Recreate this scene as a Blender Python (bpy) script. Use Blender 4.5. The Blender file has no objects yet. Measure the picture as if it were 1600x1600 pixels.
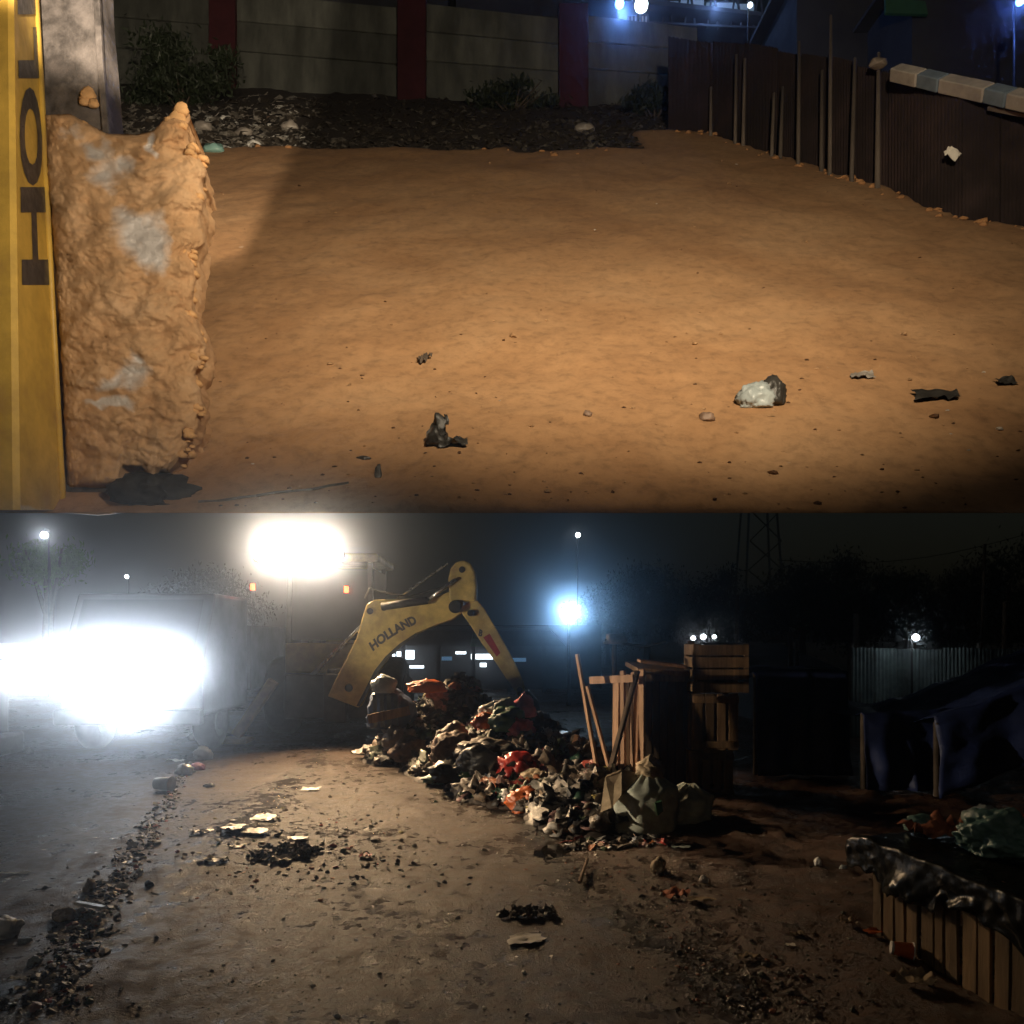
import bpy, bmesh, math, random
from math import radians, sin, cos, pi, sqrt, atan2
from mathutils import Vector, Matrix, noise, Euler

# ------------------------------------------------------------------ scene, camera, night sky, moon, exposure
sc = bpy.context.scene
COL = sc.collection
EYE = 1.65                      # camera height above the lower yard
F = 1200.0                      # focal length in photo pixels (photo is 1600 px wide)
cam_d = bpy.data.cameras.new('camera')
cam = bpy.data.objects.new('camera', cam_d); COL.objects.link(cam)
cam.location = (0, 0, EYE); cam.rotation_euler = (radians(90), 0, 0)
cam_d.sensor_width = 36; cam_d.lens = 27.0; cam_d.shift_y = 0.125
cam_d.clip_start = 0.05; cam_d.clip_end = 2000
sc.camera = cam

world = bpy.data.worlds.new('World'); sc.world = world; world.use_nodes = True
wt = world.node_tree; wt.nodes.clear()
wo = wt.nodes.new('ShaderNodeOutputWorld'); wb = wt.nodes.new('ShaderNodeBackground')
sky = wt.nodes.new('ShaderNodeTexSky'); sky.sky_type = 'NISHITA'; sky.sun_disc = False
SUN_EL, SUN_ROT = radians(35), radians(200)
sky.sun_elevation = SUN_EL; sky.sun_rotation = SUN_ROT; sky.dust_density = 6.0; sky.air_density = 2.0
wb.inputs['Strength'].default_value = 0.0019
wt.links.new(sky.outputs[0], wb.inputs['Color']); wt.links.new(wb.outputs[0], wo.inputs['Surface'])

moon_d = bpy.data.lights.new('moon', 'SUN'); moon_d.energy = 0.012; moon_d.angle = radians(0.5); moon_d.color = (0.75, 0.85, 1.0)
moon = bpy.data.objects.new('moon', moon_d); COL.objects.link(moon)
sd = Vector((cos(SUN_EL) * sin(SUN_ROT), cos(SUN_EL) * cos(SUN_ROT), sin(SUN_EL)))
moon.rotation_euler = (-sd).to_track_quat('-Z', 'Y').to_euler(); moon.location = (0, -20, 30)

sc.view_settings.view_transform = 'Standard'; sc.view_settings.look = 'None'
sc.view_settings.gamma = 1.0; sc.view_settings.exposure = 0.0; sc.view_settings.use_curve_mapping = False
sc.render.engine = 'CYCLES'
cy = sc.cycles
cy.max_bounces = 3; cy.diffuse_bounces = 2; cy.glossy_bounces = 1; cy.transmission_bounces = 2; cy.use_adaptive_sampling = True; cy.adaptive_threshold = 0.03; cy.adaptive_min_samples = 16; cy.volume_bounces = 0
cy.transparent_max_bounces = 8; cy.sample_clamp_indirect = 3.0; cy.sample_clamp_direct = 0.0
cy.use_denoising = True; cy.caustics_reflective = False; cy.caustics_refractive = False

# ------------------------------------------------------------------ geometry of the place
SLOPE = radians(41.2); SH = 1.6           # the upper plot is a steep earth bank above the yard
SS, CS = sin(SLOPE), cos(SLOPE)
def P(x, y, Y):                           # a point of the place seen at photo pixel x,y at distance Y
    return Vector(((x - 800) / F * Y, Y, EYE + (1000 - y) / F * Y))
def G(x, y, z=0.0):                       # a point on the lower yard
    return P(x, y, (EYE - z) * F / (y - 1000.0))
def bank_z(Y): return EYE + (-SH + SS * Y) / CS
def S(x, y):                              # a point on the bank
    v = (1000 - y) / F
    return P(x, y, SH / (SS - v * CS))

def fbm(x, y, z=0.0, o=4, s=1.0):
    a, t, f = 1.0, 0.0, s
    for i in range(o):
        t += a * noise.noise((x * f, y * f, z * f + 7.3 * i)); a *= 0.5; f *= 2.03
    return t

# ------------------------------------------------------------------ materials
def new_mat(name):
    m = bpy.data.materials.new(name); m.use_nodes = True
    nt = m.node_tree; b = nt.nodes['Principled BSDF']
    return m, nt, b
def ramp(nt, src, stops):
    r = nt.nodes.new('ShaderNodeValToRGB'); e = r.color_ramp.elements
    while len(e) < len(stops): e.new(0.5)
    for k, (p, c) in enumerate(stops):
        e[k].position = p; e[k].color = (c[0], c[1], c[2], 1) if hasattr(c, '__len__') else (c, c, c, 1)
    nt.links.new(src, r.inputs[0]); return r
def noise_node(nt, scale, detail=6, rough=0.6, vec=None, dist=0.0):
    n = nt.nodes.new('ShaderNodeTexNoise'); n.inputs['Scale'].default_value = scale
    n.inputs['Detail'].default_value = detail; n.inputs['Roughness'].default_value = rough
    n.inputs['Distortion'].default_value = dist
    if vec is not None: nt.links.new(vec, n.inputs['Vector'])
    return n
def coords(nt, kind='Object', scale=(1, 1, 1)):
    t = nt.nodes.new('ShaderNodeTexCoord'); m = nt.nodes.new('ShaderNodeMapping')
    m.inputs['Scale'].default_value = scale
    nt.links.new(t.outputs[kind], m.inputs['Vector']); return m.outputs[0]
def bump(nt, b, src, strength=0.3, dist=0.02, prev=None):
    n = nt.nodes.new('ShaderNodeBump'); n.inputs['Strength'].default_value = strength; n.inputs['Distance'].default_value = dist
    nt.links.new(src, n.inputs['Height'])
    if prev: nt.links.new(prev.outputs[0], n.inputs['Normal'])
    nt.links.new(n.outputs[0], b.inputs['Normal']); return n
def simple(name, col, rough=0.6, var=0.35, scale=6.0, bmp=0.3, metal=0.0, bscale=None, stretch=(1, 1, 1), bdist=0.01, dirt=None, rvar=0.15, obj_rand=0.0):
    m, nt, b = new_mat(name)
    v = coords(nt, 'Object', stretch)
    n = noise_node(nt, scale, 7, 0.65, v)
    lo = [c * (1 - var) for c in col]; hi = [min(1, c * (1 + var)) for c in col]
    st = [(0.3, lo), (0.7, hi)] if dirt is None else [(0.3, dirt), (0.45, lo), (0.75, hi)]
    r = ramp(nt, n.outputs['Fac'], st)
    if obj_rand:
        oi = nt.nodes.new('ShaderNodeObjectInfo'); hs = nt.nodes.new('ShaderNodeHueSaturation')
        mr = nt.nodes.new('ShaderNodeMapRange'); mr.inputs['To Min'].default_value = 1 - obj_rand; mr.inputs['To Max'].default_value = 1 + obj_rand
        nt.links.new(oi.outputs['Random'], mr.inputs['Value']); nt.links.new(mr.outputs[0], hs.inputs['Value'])
        nt.links.new(r.outputs[0], hs.inputs['Color']); nt.links.new(hs.outputs[0], b.inputs['Base Color'])
    else: nt.links.new(r.outputs[0], b.inputs['Base Color'])
    rr = ramp(nt, n.outputs['Fac'], [(0.3, min(1, rough + rvar)), (0.7, max(0.03, rough - rvar))])
    nt.links.new(rr.outputs[0], b.inputs['Roughness'])
    b.inputs['Metallic'].default_value = metal
    if bmp:
        n2 = noise_node(nt, bscale or scale * 4, 8, 0.7, v)
        bump(nt, b, n2.outputs['Fac'], bmp, bdist)
    return m
def emit(name, col, strength):
    m, nt, b = new_mat(name)
    b.inputs['Base Color'].default_value = (0.8, 0.8, 0.8, 1)
    b.inputs['Emission Color'].default_value = (*col, 1); b.inputs['Emission Strength'].default_value = strength
    return m
def attr_mat(name, rough=0.55, bmp=0.4, spec=0.5):       # colour of each scrap comes with the mesh
    m, nt, b = new_mat(name)
    a = nt.nodes.new('ShaderNodeAttribute'); a.attribute_name = 'Col'
    v = coords(nt, 'Object'); n = noise_node(nt, 18, 6, 0.7, v)
    mx = nt.nodes.new('ShaderNodeMix'); mx.data_type = 'RGBA'; mx.blend_type = 'MULTIPLY'; mx.inputs[0].default_value = 1
    r = ramp(nt, n.outputs['Fac'], [(0.35, 0.35), (0.6, 1.0)])
    nt.links.new(a.outputs['Color'], mx.inputs[6]); nt.links.new(r.outputs[0], mx.inputs[7])
    nt.links.new(mx.outputs[2], b.inputs['Base Color'])
    rr = ramp(nt, n.outputs['Fac'], [(0.3, rough + .2), (0.7, rough - .25)])
    nt.links.new(rr.outputs[0], b.inputs['Roughness'])
    b.inputs['Specular IOR Level'].default_value = spec
    n2 = noise_node(nt, 60, 6, 0.7, v); bump(nt, b, n2.outputs['Fac'], bmp, 0.01)
    return m

M = {}
# wet trodden dirt of the lower yard
m, nt, b = new_mat('wet_dirt'); v = coords(nt, 'Object')
n1 = noise_node(nt, 0.7, 8, 0.62, v); n2 = noise_node(nt, 9, 8, 0.7, v); n3 = noise_node(nt, 70, 5, 0.75, v)
c1 = ramp(nt, n1.outputs['Fac'], [(0.3, (0.045, 0.028, 0.017)), (0.52, (0.09, 0.055, 0.033)), (0.72, (0.13, 0.082, 0.05))])
c2 = ramp(nt, n2.outputs['Fac'], [(0.33, 0.45), (0.55, 1.0), (0.72, 1.35)])
mx = nt.nodes.new('ShaderNodeMix'); mx.data_type = 'RGBA'; mx.blend_type = 'MULTIPLY'; mx.inputs[0].default_value = 1
at = nt.nodes.new('ShaderNodeAttribute'); at.attribute_name = 'spoil'; at2 = nt.nodes.new('ShaderNodeAttribute'); at2.attribute_name = 'sludge'
sp = nt.nodes.new('ShaderNodeMix'); sp.data_type = 'RGBA'; sp.inputs[7].default_value = (0.085, 0.042, 0.022, 1)
nt.links.new(at.outputs['Fac'], sp.inputs[0]); nt.links.new(c1.outputs[0], sp.inputs[6])
sl = nt.nodes.new('ShaderNodeMix'); sl.data_type = 'RGBA'; sl.inputs[7].default_value = (0.022, 0.016, 0.011, 1)
nt.links.new(at2.outputs['Fac'], sl.inputs[0]); nt.links.new(sp.outputs[2], sl.inputs[6])
nt.links.new(sl.outputs[2], mx.inputs[6]); nt.links.new(c2.outputs[0], mx.inputs[7]); nt.links.new(mx.outputs[2], b.inputs['Base Color'])
rw = nt.nodes.new('ShaderNodeMath'); rw.operation = 'MULTIPLY_ADD'; rw.inputs[1].default_value = 0.5
hf = nt.nodes.new('ShaderNodeMath'); hf.operation = 'MULTIPLY'; hf.inputs[1].default_value = 0.5; nt.links.new(n1.outputs['Fac'], hf.inputs[0])
nt.links.new(n2.outputs['Fac'], rw.inputs[0]); nt.links.new(hf.outputs[0], rw.inputs[2])
rs = nt.nodes.new('ShaderNodeMath'); rs.operation = 'MULTIPLY_ADD'; rs.inputs[1].default_value = -0.09; nt.links.new(at2.outputs['Fac'], rs.inputs[0]); nt.links.new(rw.outputs[0], rs.inputs[2])
rr = ramp(nt, rs.outputs[0], [(0.40, 0.16), (0.49, 0.38), (0.62, 0.72)]); nt.links.new(rr.outputs[0], b.inputs['Roughness']); b.inputs['Specular IOR Level'].default_value = 0.28
bb = bump(nt, b, n2.outputs['Fac'], 0.45, 0.03); bump(nt, b, n3.outputs['Fac'], 1.0, 0.02, bb)
M['wet'] = m
# dry orange soil of the bank
m, nt, b = new_mat('orange_soil'); v = coords(nt, 'Object')
n1 = noise_node(nt, 0.9, 8, 0.6, v, 0.4); n2 = noise_node(nt, 14, 8, 0.7, v); n3 = noise_node(nt, 90, 5, 0.75, v)
c1 = ramp(nt, n1.outputs['Fac'], [(0.28, (0.28, 0.145, 0.062)), (0.5, (0.36, 0.20, 0.092)), (0.72, (0.42, 0.25, 0.125))])
c2 = ramp(nt, n2.outputs['Fac'], [(0.32, 0.7), (0.5, 1.0), (0.72, 1.15)])
mx = nt.nodes.new('ShaderNodeMix'); mx.data_type = 'RGBA'; mx.blend_type = 'MULTIPLY'; mx.inputs[0].default_value = 1
nt.links.new(c1.outputs[0], mx.inputs[6]); nt.links.new(c2.outputs[0], mx.inputs[7])
at = nt.nodes.new('ShaderNodeAttribute'); at.attribute_name = 'waste'      # dark rubbishy soil behind and beside the tipped earth
mx2 = nt.nodes.new('ShaderNodeMix'); mx2.data_type = 'RGBA'; mx2.inputs[7].default_value = (0.028, 0.02, 0.015, 1)
nt.links.new(at.outputs['Fac'], mx2.inputs[0]); nt.links.new(mx.outputs[2], mx2.inputs[6]); nt.links.new(mx2.outputs[2], b.inputs['Base Color'])
b.inputs['Roughness'].default_value = 0.9
bb = bump(nt, b, n2.outputs['Fac'], 0.4, 0.02); bump(nt, b, n3.outputs['Fac'], 0.4, 0.006, bb)
M['soil'] = m
# bucket steel caked with mud
m, nt, b = new_mat('mud_on_steel'); v = coords(nt, 'Object')
n1 = noise_node(nt, 5, 8, 0.65, v); n2 = noise_node(nt, 30, 8, 0.72, v)
c1 = ramp(nt, n1.outputs['Fac'], [(0.3, (0.40, 0.22, 0.10)), (0.5, (0.52, 0.32, 0.165)), (0.7, (0.60, 0.40, 0.235))])
at = nt.nodes.new('ShaderNodeAttribute'); at.attribute_name = 'bare'
add = nt.nodes.new('ShaderNodeMath'); add.operation = 'ADD'
sub = nt.nodes.new('ShaderNodeMath'); sub.operation = 'MULTIPLY_ADD'; sub.inputs[1].default_value = 0.45; sub.inputs[2].default_value = -0.22
nt.links.new(n2.outputs['Fac'], sub.inputs[0]); nt.links.new(sub.outputs[0], add.inputs[0]); nt.links.new(at.outputs['Fac'], add.inputs[1])
fr = ramp(nt, add.outputs[0], [(0.3, 0.0), (0.8, 1.0)])
mx = nt.nodes.new('ShaderNodeMix'); mx.data_type = 'RGBA'; mx.inputs[7].default_value = (0.64, 0.60, 0.57, 1)
nt.links.new(fr.outputs[0], mx.inputs[0]); nt.links.new(c1.outputs[0], mx.inputs[6]); nt.links.new(mx.outputs[2], b.inputs['Base Color'])
rr = ramp(nt, fr.outputs[0], [(0, 0.92), (1, 0.28)]); nt.links.new(rr.outputs[0], b.inputs['Roughness'])
mm = nt.nodes.new('ShaderNodeMath'); mm.operation = 'MULTIPLY'; mm.inputs[1].default_value = 0.3
nt.links.new(fr.outputs[0], mm.inputs[0]); nt.links.new(mm.outputs[0], b.inputs['Metallic'])
n3 = noise_node(nt, 95, 6, 0.75, v); bb = bump(nt, b, n2.outputs['Fac'], 0.7, 0.02); bump(nt, b, n3.outputs['Fac'], 0.6, 0.006, bb)
M['mud'] = m
M['clod'] = simple('dry_clod', (0.52, 0.30, 0.13), 0.9, 0.3, 12, 0.6)
M['clod_soil'] = simple('soil_clod', (0.36, 0.18, 0.072), 0.9, 0.3, 12, 0.6)
M['worn_steel'] = simple('worn_steel', (0.2, 0.18, 0.175), 0.42, 0.75, 3.2, 0.5, 0.35, 24, dirt=(0.10, 0.085, 0.08), rvar=0.2)
M['yellow'] = simple('yellow_paint', (0.62, 0.40, 0.075), 0.5, 0.25, 3.5, 0.2, 0, 22, dirt=(0.36, 0.215, 0.06))
M['yellow_far'] = simple('yellow_machine_paint', (0.58, 0.43, 0.13), 0.55, 0.3, 2.6, 0.2, 0, 14, dirt=(0.30, 0.20, 0.075))
M['decal'] = simple('dark_lettering', (0.045, 0.042, 0.045), 0.4, 0.3, 20, 0.1)
M['decal_red'] = simple('red_decal', (0.30, 0.03, 0.02), 0.5, 0.3, 12, 0.1)
M['black'] = simple('black_rubber', (0.012, 0.011, 0.010), 0.7, 0.4, 14, 0.4)
M['dark_metal'] = simple('dark_metal', (0.04, 0.038, 0.036), 0.5, 0.5, 6, 0.3, 0.5)
M['chrome'] = simple('hydraulic_rod', (0.6, 0.6, 0.6), 0.25, 0.2, 6, 0.1, 0.9)
M['concrete'] = simple('precast_concrete', (0.125, 0.13, 0.112), 0.85, 0.4, 1.6, 0.4, 0, 20, dirt=(0.05, 0.05, 0.042), stretch=(1.6, 1.6, .5), obj_rand=0.18)
M['red_post'] = simple('red_painted_post', (0.05, 0.006, 0.010), 0.75, 0.3, 3, 0.3)
M['rust_sheet'] = simple('rusty_sheet', (0.022, 0.010, 0.008), 0.9, 0.45, 2.2, 0.3, 0.0, 18, dirt=(0.010, 0.005, 0.004), obj_rand=0.3)
M['pole_wood'] = simple('grey_pole_wood', (0.12, 0.095, 0.075), 0.8, 0.4, 8, 0.4, stretch=(1, 1, .2), obj_rand=0.4)
M['rail_white'] = simple('chipped_white_paint', (0.36, 0.32, 0.28), 0.7, 0.3, 5, 0.3)
M['rail_blue'] = simple('chipped_blue_paint', (0.14, 0.18, 0.22), 0.7, 0.3, 5, 0.3)
M['wood'] = simple('pale_sawn_wood', (0.52, 0.30, 0.17), 0.7, 0.28, 4, 0.35, 0, 26, stretch=(3, 3, .25), dirt=(0.28, 0.15, 0.08), obj_rand=0.2)
M['wood_dark'] = simple('weathered_crate_wood', (0.26, 0.155, 0.075), 0.8, 0.4, 4, 0.4, 0, 26, stretch=(3, 3, .3), dirt=(0.10, 0.06, 0.03), obj_rand=0.35)
M['wood_table'] = simple('weathered_slat_wood', (0.25, 0.155, 0.065), 0.75, 0.45, 4, 0.45, 0, 30, stretch=(3, 3, .3), dirt=(0.13, 0.075, 0.035), obj_rand=0.35)
M['ply'] = simple('dirty_plywood', (0.085, 0.055, 0.034), 0.85, 0.4, 2.5, 0.3, stretch=(2, 2, .6))
M['sack'] = simple('woven_sack', (0.68, 0.72, 0.61), 0.6, 0.25, 5, 0.5, 0, 60, dirt=(0.30, 0.31, 0.24))
M['sack_tan'] = simple('tan_sack', (0.50, 0.38, 0.24), 0.75, 0.35, 5, 0.5, 0, 60, dirt=(0.22, 0.15, 0.09))
M['tarp_black'] = simple('black_plastic_sheet', (0.012, 0.012, 0.010), 0.24, 0.4, 8, 0.3, 0, 16, bdist=0.01, rvar=.08)
M['tarp_black'].node_tree.nodes['Principled BSDF'].inputs['Specular IOR Level'].default_value = 0.2
M['tarp_blue'] = simple('blue_tarpaulin', (0.018, 0.03, 0.105), 0.5, 0.35, 3, 0.4, 0, 7, bdist=0.02)
M['zinc'] = simple('corrugated_zinc', (0.32, 0.38, 0.37), 0.5, 0.35, 2, 0.2, 0.3, 14, dirt=(0.09, 0.09, 0.08), obj_rand=0.3)
M['leaf_dark'] = simple('dark_leaves', (0.016, 0.024, 0.010), 0.6, 0.5, 3, 0)
M['leaf'] = simple('green_leaves', (0.10, 0.20, 0.035), 0.55, 0.5, 3, 0)
M['bark'] = simple('bark', (0.07, 0.05, 0.035), 0.9, 0.4, 9, 0.6)
M['litter'] = attr_mat('mixed_litter')
M['litter_dark'] = attr_mat('dark_waste', 0.7, 0.4, 0.3)
M['paper'] = simple('dirty_white_paper', (0.74, 0.69, 0.60), 0.42, 0.22, 9, 0.3)
M['plastic_white'] = simple('white_plastic', (0.60, 0.58, 0.54), 0.32, 0.2, 6, 0.3, rvar=.1)
M['plastic_clear'] = simple('milky_plastic', (0.34, 0.38, 0.38), 0.25, 0.3, 6, 0.35, rvar=.1)
M['bag_red'] = simple('red_plastic_bag', (0.42, 0.035, 0.025), 0.33, 0.3, 5, 0.5, rvar=.1)
M['bag_orange'] = simple('orange_plastic', (0.52, 0.12, 0.03), 0.4, 0.3, 5, 0.4)
M['bag_pink'] = simple('pink_plastic_bag', (0.55, 0.16, 0.19), 0.4, 0.3, 5, 0.4)
M['bag_green'] = simple('green_plastic_bag', (0.05, 0.13, 0.06), 0.4, 0.4, 5, 0.5)
M['bag_teal'] = simple('pale_teal_plastic_bag', (0.17, 0.30, 0.27), 0.3, 0.35, 6, 0.5, rvar=.1)
M['bag_grey'] = simple('grey_plastic_bag', (0.25, 0.22, 0.19), 0.45, 0.5, 5, 0.5)
M['bag_dark'] = simple('dark_refuse_bag', (0.035, 0.032, 0.028), 0.35, 0.5, 5, 0.5)
M['bag_brown'] = simple('brown_refuse_bag', (0.20, 0.13, 0.09), 0.6, 0.5, 5, 0.5)
M['cloth_rust'] = simple('faded_red_cloth', (0.36, 0.12, 0.06), 0.8, 0.4, 6, 0.4)
M['glass'] = simple('dark_glass', (0.02, 0.022, 0.025), 0.08, 0.2, 3, 0)
M['truck_paint'] = simple('truck_paint', (0.02, 0.022, 0.026), 0.4, 0.3, 2, 0.1)
M['building'] = simple('far_plaster', (0.06, 0.06, 0.065), 0.85, 0.3, 1.0, 0.2)
M['green_sheet'] = simple('green_awning', (0.05, 0.15, 0.07), 0.6, 0.3, 2, 0.2)
M['lens_warm'] = emit('warm_work_lamp', (1.0, 0.86, 0.66), 12)
M['lens_white'] = emit('white_headlamp', (0.86, 0.93, 1.0), 13)
M['lens_blue'] = emit('cold_flood_lamp', (0.55, 0.78, 1.0), 60)
M['bulb'] = emit('far_bulb', (0.85, 0.93, 1.0), 12)
M['tube'] = emit('tube_light', (0.8, 0.92, 1.0), 4)
M['tube_blue'] = emit('blue_tube_light', (0.15, 0.35, 1.0), 5)
M['tail'] = emit('red_tail_lamp', (1.0, 0.10, 0.03), 7)
M['lit_pane'] = emit('lit_window', (0.16, 0.36, 0.62), 0.3)

# ------------------------------------------------------------------ mesh helpers
class MB:
    def __init__(s): s.v = []; s.f = []; s.c = []; s.smooth = False; s.attr = {}
    def add(s, vs, fs, col=None):
        o = len(s.v); s.v += [Vector(p) for p in vs]
        for f in fs: s.f.append(tuple(i + o for i in f)); s.c.append(col)
        return s
    def box(s, c, size, rot=None):
        c = Vector(c); h = [k / 2 for k in size]
        vs = [Vector((x * h[0], y * h[1], z * h[2])) for z in (-1, 1) for y in (-1, 1) for x in (-1, 1)]
        if rot is not None: vs = [rot @ q for q in vs]
        return s.add([c + q for q in vs], [(0, 2, 3, 1), (4, 5, 7, 6), (0, 1, 5, 4), (2, 6, 7, 3), (0, 4, 6, 2), (1, 3, 7, 5)])
    def beam(s, p0, p1, w, t, up=Vector((0, -1, 0))):
        p0, p1 = Vector(p0), Vector(p1); d = (p1 - p0); L = d.length; d = d / L
        x = d.cross(up)
        if x.length < 1e-4: x = d.cross(Vector((1, 0, 0)))
        x.normalize(); y = d.cross(x)
        R = Matrix((x, y, d)).transposed()
        return s.box((p0 + p1) / 2, (w, t, L), R)
    def tube(s, p0, p1, r0, r1=None, n=12, caps=True):
        r1 = r0 if r1 is None else r1
        p0, p1 = Vector(p0), Vector(p1); d = (p1 - p0).normalized()
        x = d.cross(Vector((0, 0, 1)))
        if x.length < 1e-3: x = Vector((1, 0, 0))
        x.normalize(); y = d.cross(x)
        vs = []
        for p, r in ((p0, r0), (p1, r1)):
            vs += [p + (x * cos(2 * pi * k / n) + y * sin(2 * pi * k / n)) * r for k in range(n)]
        fs = [(k, (k + 1) % n, n + (k + 1) % n, n + k) for k in range(n)]
        if caps: fs += [tuple(range(n - 1, -1, -1)), tuple(range(n, 2 * n))]
        return s.add(vs, fs)
    def path(s, pts, r, n=8):
        for a, c in zip(pts, pts[1:]): s.tube(a, c, r, r, n)
        return s
    def prism(s, front, off):                 # polygon of points + extrusion vector
        n = len(front); off = Vector(off)
        vs = [Vector(p) for p in front] + [Vector(p) + off for p in front]
        fs = [tuple(range(n)), tuple(range(2 * n - 1, n - 1, -1))] + [(k, n + k, n + (k + 1) % n, (k + 1) % n) for k in range(n)]
        return s.add(vs, fs)
    def lathe(s, base, prof, n=16, axis=Vector((0, 0, 1))):
        base = Vector(base); q = Vector((0, 0, 1)).rotation_difference(axis)
        vs = []
        for r, z in prof:
            vs += [base + q @ Vector((r * cos(2 * pi * k / n), r * sin(2 * pi * k / n), z)) for k in range(n)]
        fs = []
        for j in range(len(prof) - 1):
            fs += [(j * n + k, j * n + (k + 1) % n, (j + 1) * n + (k + 1) % n, (j + 1) * n + k) for k in range(n)]
        fs += [tuple(range(n - 1, -1, -1)), tuple((len(prof) - 1) * n + k for k in range(n))]
        return s.add(vs, fs)
    def xf(s, m):
        s.v = [m @ p for p in s.v]; return s
    def grid(s, pts):                          # rows of points
        r, c = len(pts), len(pts[0])
        return s.add([p for row in pts for p in row], [(j * c + i, j * c + i + 1, (j + 1) * c + i + 1, (j + 1) * c + i) for j in range(r - 1) for i in range(c - 1)])

def root_loc(o):
    while o.parent: o = o.parent
    return o.location.copy()
def build(name, mb, mat, parent=None, loc=None, smooth=False, bevel=0.0, fix=True):
    me = bpy.data.meshes.new(name)
    if parent is not None: org = root_loc(parent)
    elif loc is not None: org = Vector(loc)
    else:
        xs = [p.x for p in mb.v]; ys = [p.y for p in mb.v]; zs = [p.z for p in mb.v]
        org = Vector(((min(xs) + max(xs)) / 2, (min(ys) + max(ys)) / 2, min(zs)))
    me.from_pydata([p - org for p in mb.v], [], mb.f)
    if fix:
        bm = bmesh.new(); bm.from_mesh(me); bmesh.ops.recalc_face_normals(bm, faces=bm.faces); bm.to_mesh(me); bm.free()
    if any(c is not None for c in mb.c):
        a = me.color_attributes.new('Col', 'FLOAT_COLOR', 'CORNER')
        k = 0; buf = []
        for p in me.polygons:
            c = mb.c[p.index] or (0.3, 0.3, 0.3)
            buf += [c[0], c[1], c[2], 1.0] * p.loop_total
        a.data.foreach_set('color', buf)
    for an, vals in mb.attr.items():
        a = me.attributes.new(an, 'FLOAT', 'POINT'); a.data.foreach_set('value', vals)
    if smooth: me.polygons.foreach_set('use_smooth', [True] * len(me.polygons))
    me.materials.append(mat); me.update()
    o = bpy.data.objects.new(name, me); COL.objects.link(o)
    if parent is not None: o.parent = parent; o.location = (0, 0, 0)
    else: o.location = org
    if bevel:
        bv = o.modifiers.new('edge', 'BEVEL'); bv.width = bevel; bv.segments = 2; bv.limit_method = 'ANGLE'
    return o
def thing(name, label, cat, loc, group=None):
    o = bpy.data.objects.new(name, None); COL.objects.link(o); o.location = loc; o.empty_display_size = 0.1
    o['label'] = label; o['category'] = cat
    if group: o['group'] = group
    return o
def tag(o, label, cat, group=None):
    o['label'] = label; o['category'] = cat
    if group: o['group'] = group
    return o
def kind(o, k, label=None):
    o['kind'] = k
    if label: o['label'] = label
    return o

_ico = {}
def ico(n):
    if n not in _ico:
        bm = bmesh.new(); bmesh.ops.create_icosphere(bm, subdivisions=n, radius=1.0)
        bm.verts.ensure_lookup_table()
        _ico[n] = ([v.co.copy() for v in bm.verts], [tuple(v.index for v in f.verts) for f in bm.faces]); bm.free()
    return _ico[n]
def lump(mb, c, size, seed, sub=3, amp=0.3, crease=0.22, flat=0.55, knot=0.0, rz=0.0, col=None, base=None):
    vs, fs = ico(sub); c = Vector(c); out = []
    ca, sa = cos(rz), sin(rz)
    for p in vs:
        q = p * 1.6
        r = 1 + amp * noise.noise((q.x + seed * 3.1, q.y - seed, q.z)) + crease * (0.35 - abs(noise.noise((p.x * 3.4 + seed, p.y * 3.4, p.z * 3.4)))) + crease * .5 * (0.3 - abs(noise.noise((p.x * 7.4 + seed, p.y * 7.4, p.z * 7.4))))
        w = p * r
        if w.z < -flat: w.z = -flat + (w.z + flat) * .15
        if knot and p.z > 0.72:
            k = (p.z - 0.72) / 0.28; w = Vector((w.x * (1 - .75 * k), w.y * (1 - .75 * k), w.z + knot * k * (1 + .5 * noise.noise((p.x * 9, p.y * 9, seed)))))
        x, y, z = w.x * size[0], w.y * size[1], (w.z + flat) * size[2]
        out.append(c + Vector((x * ca - y * sa, x * sa + y * ca, z)))
    return mb.add(out, fs, col)
def sheet(mb, c, w, d, seed, h=0.03, n=7, rz=0.0, nrm=Vector((0, 0, 1)), col=None, lift=0.006):
    q = Vector((0, 0, 1)).rotation_difference(nrm); c = Vector(c); R = Matrix.Rotation(rz, 3, 'Z')
    rows = []
    for j in range(n):
        row = []
        for i in range(n):
            x, y = i / (n - 1) - .5, j / (n - 1) - .5
            e = 1 + .35 * noise.noise((x * 2.3 + seed, y * 2.3, seed * 1.7))
            z = lift + h * (abs(noise.noise((x * 3.1 + seed, y * 3.1 - seed, 1.3))) * 1.6 + .6 * abs(noise.noise((x * 7 + seed, y * 7, 4.3))))
            row.append(c + q @ (R @ Vector((x * w * e, y * d * e, z))))
        rows.append(row)
    o = len(mb.f); mb.grid(rows)
    if col:
        for k in range(o, len(mb.f)): mb.c[k] = col
    return mb
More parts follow.
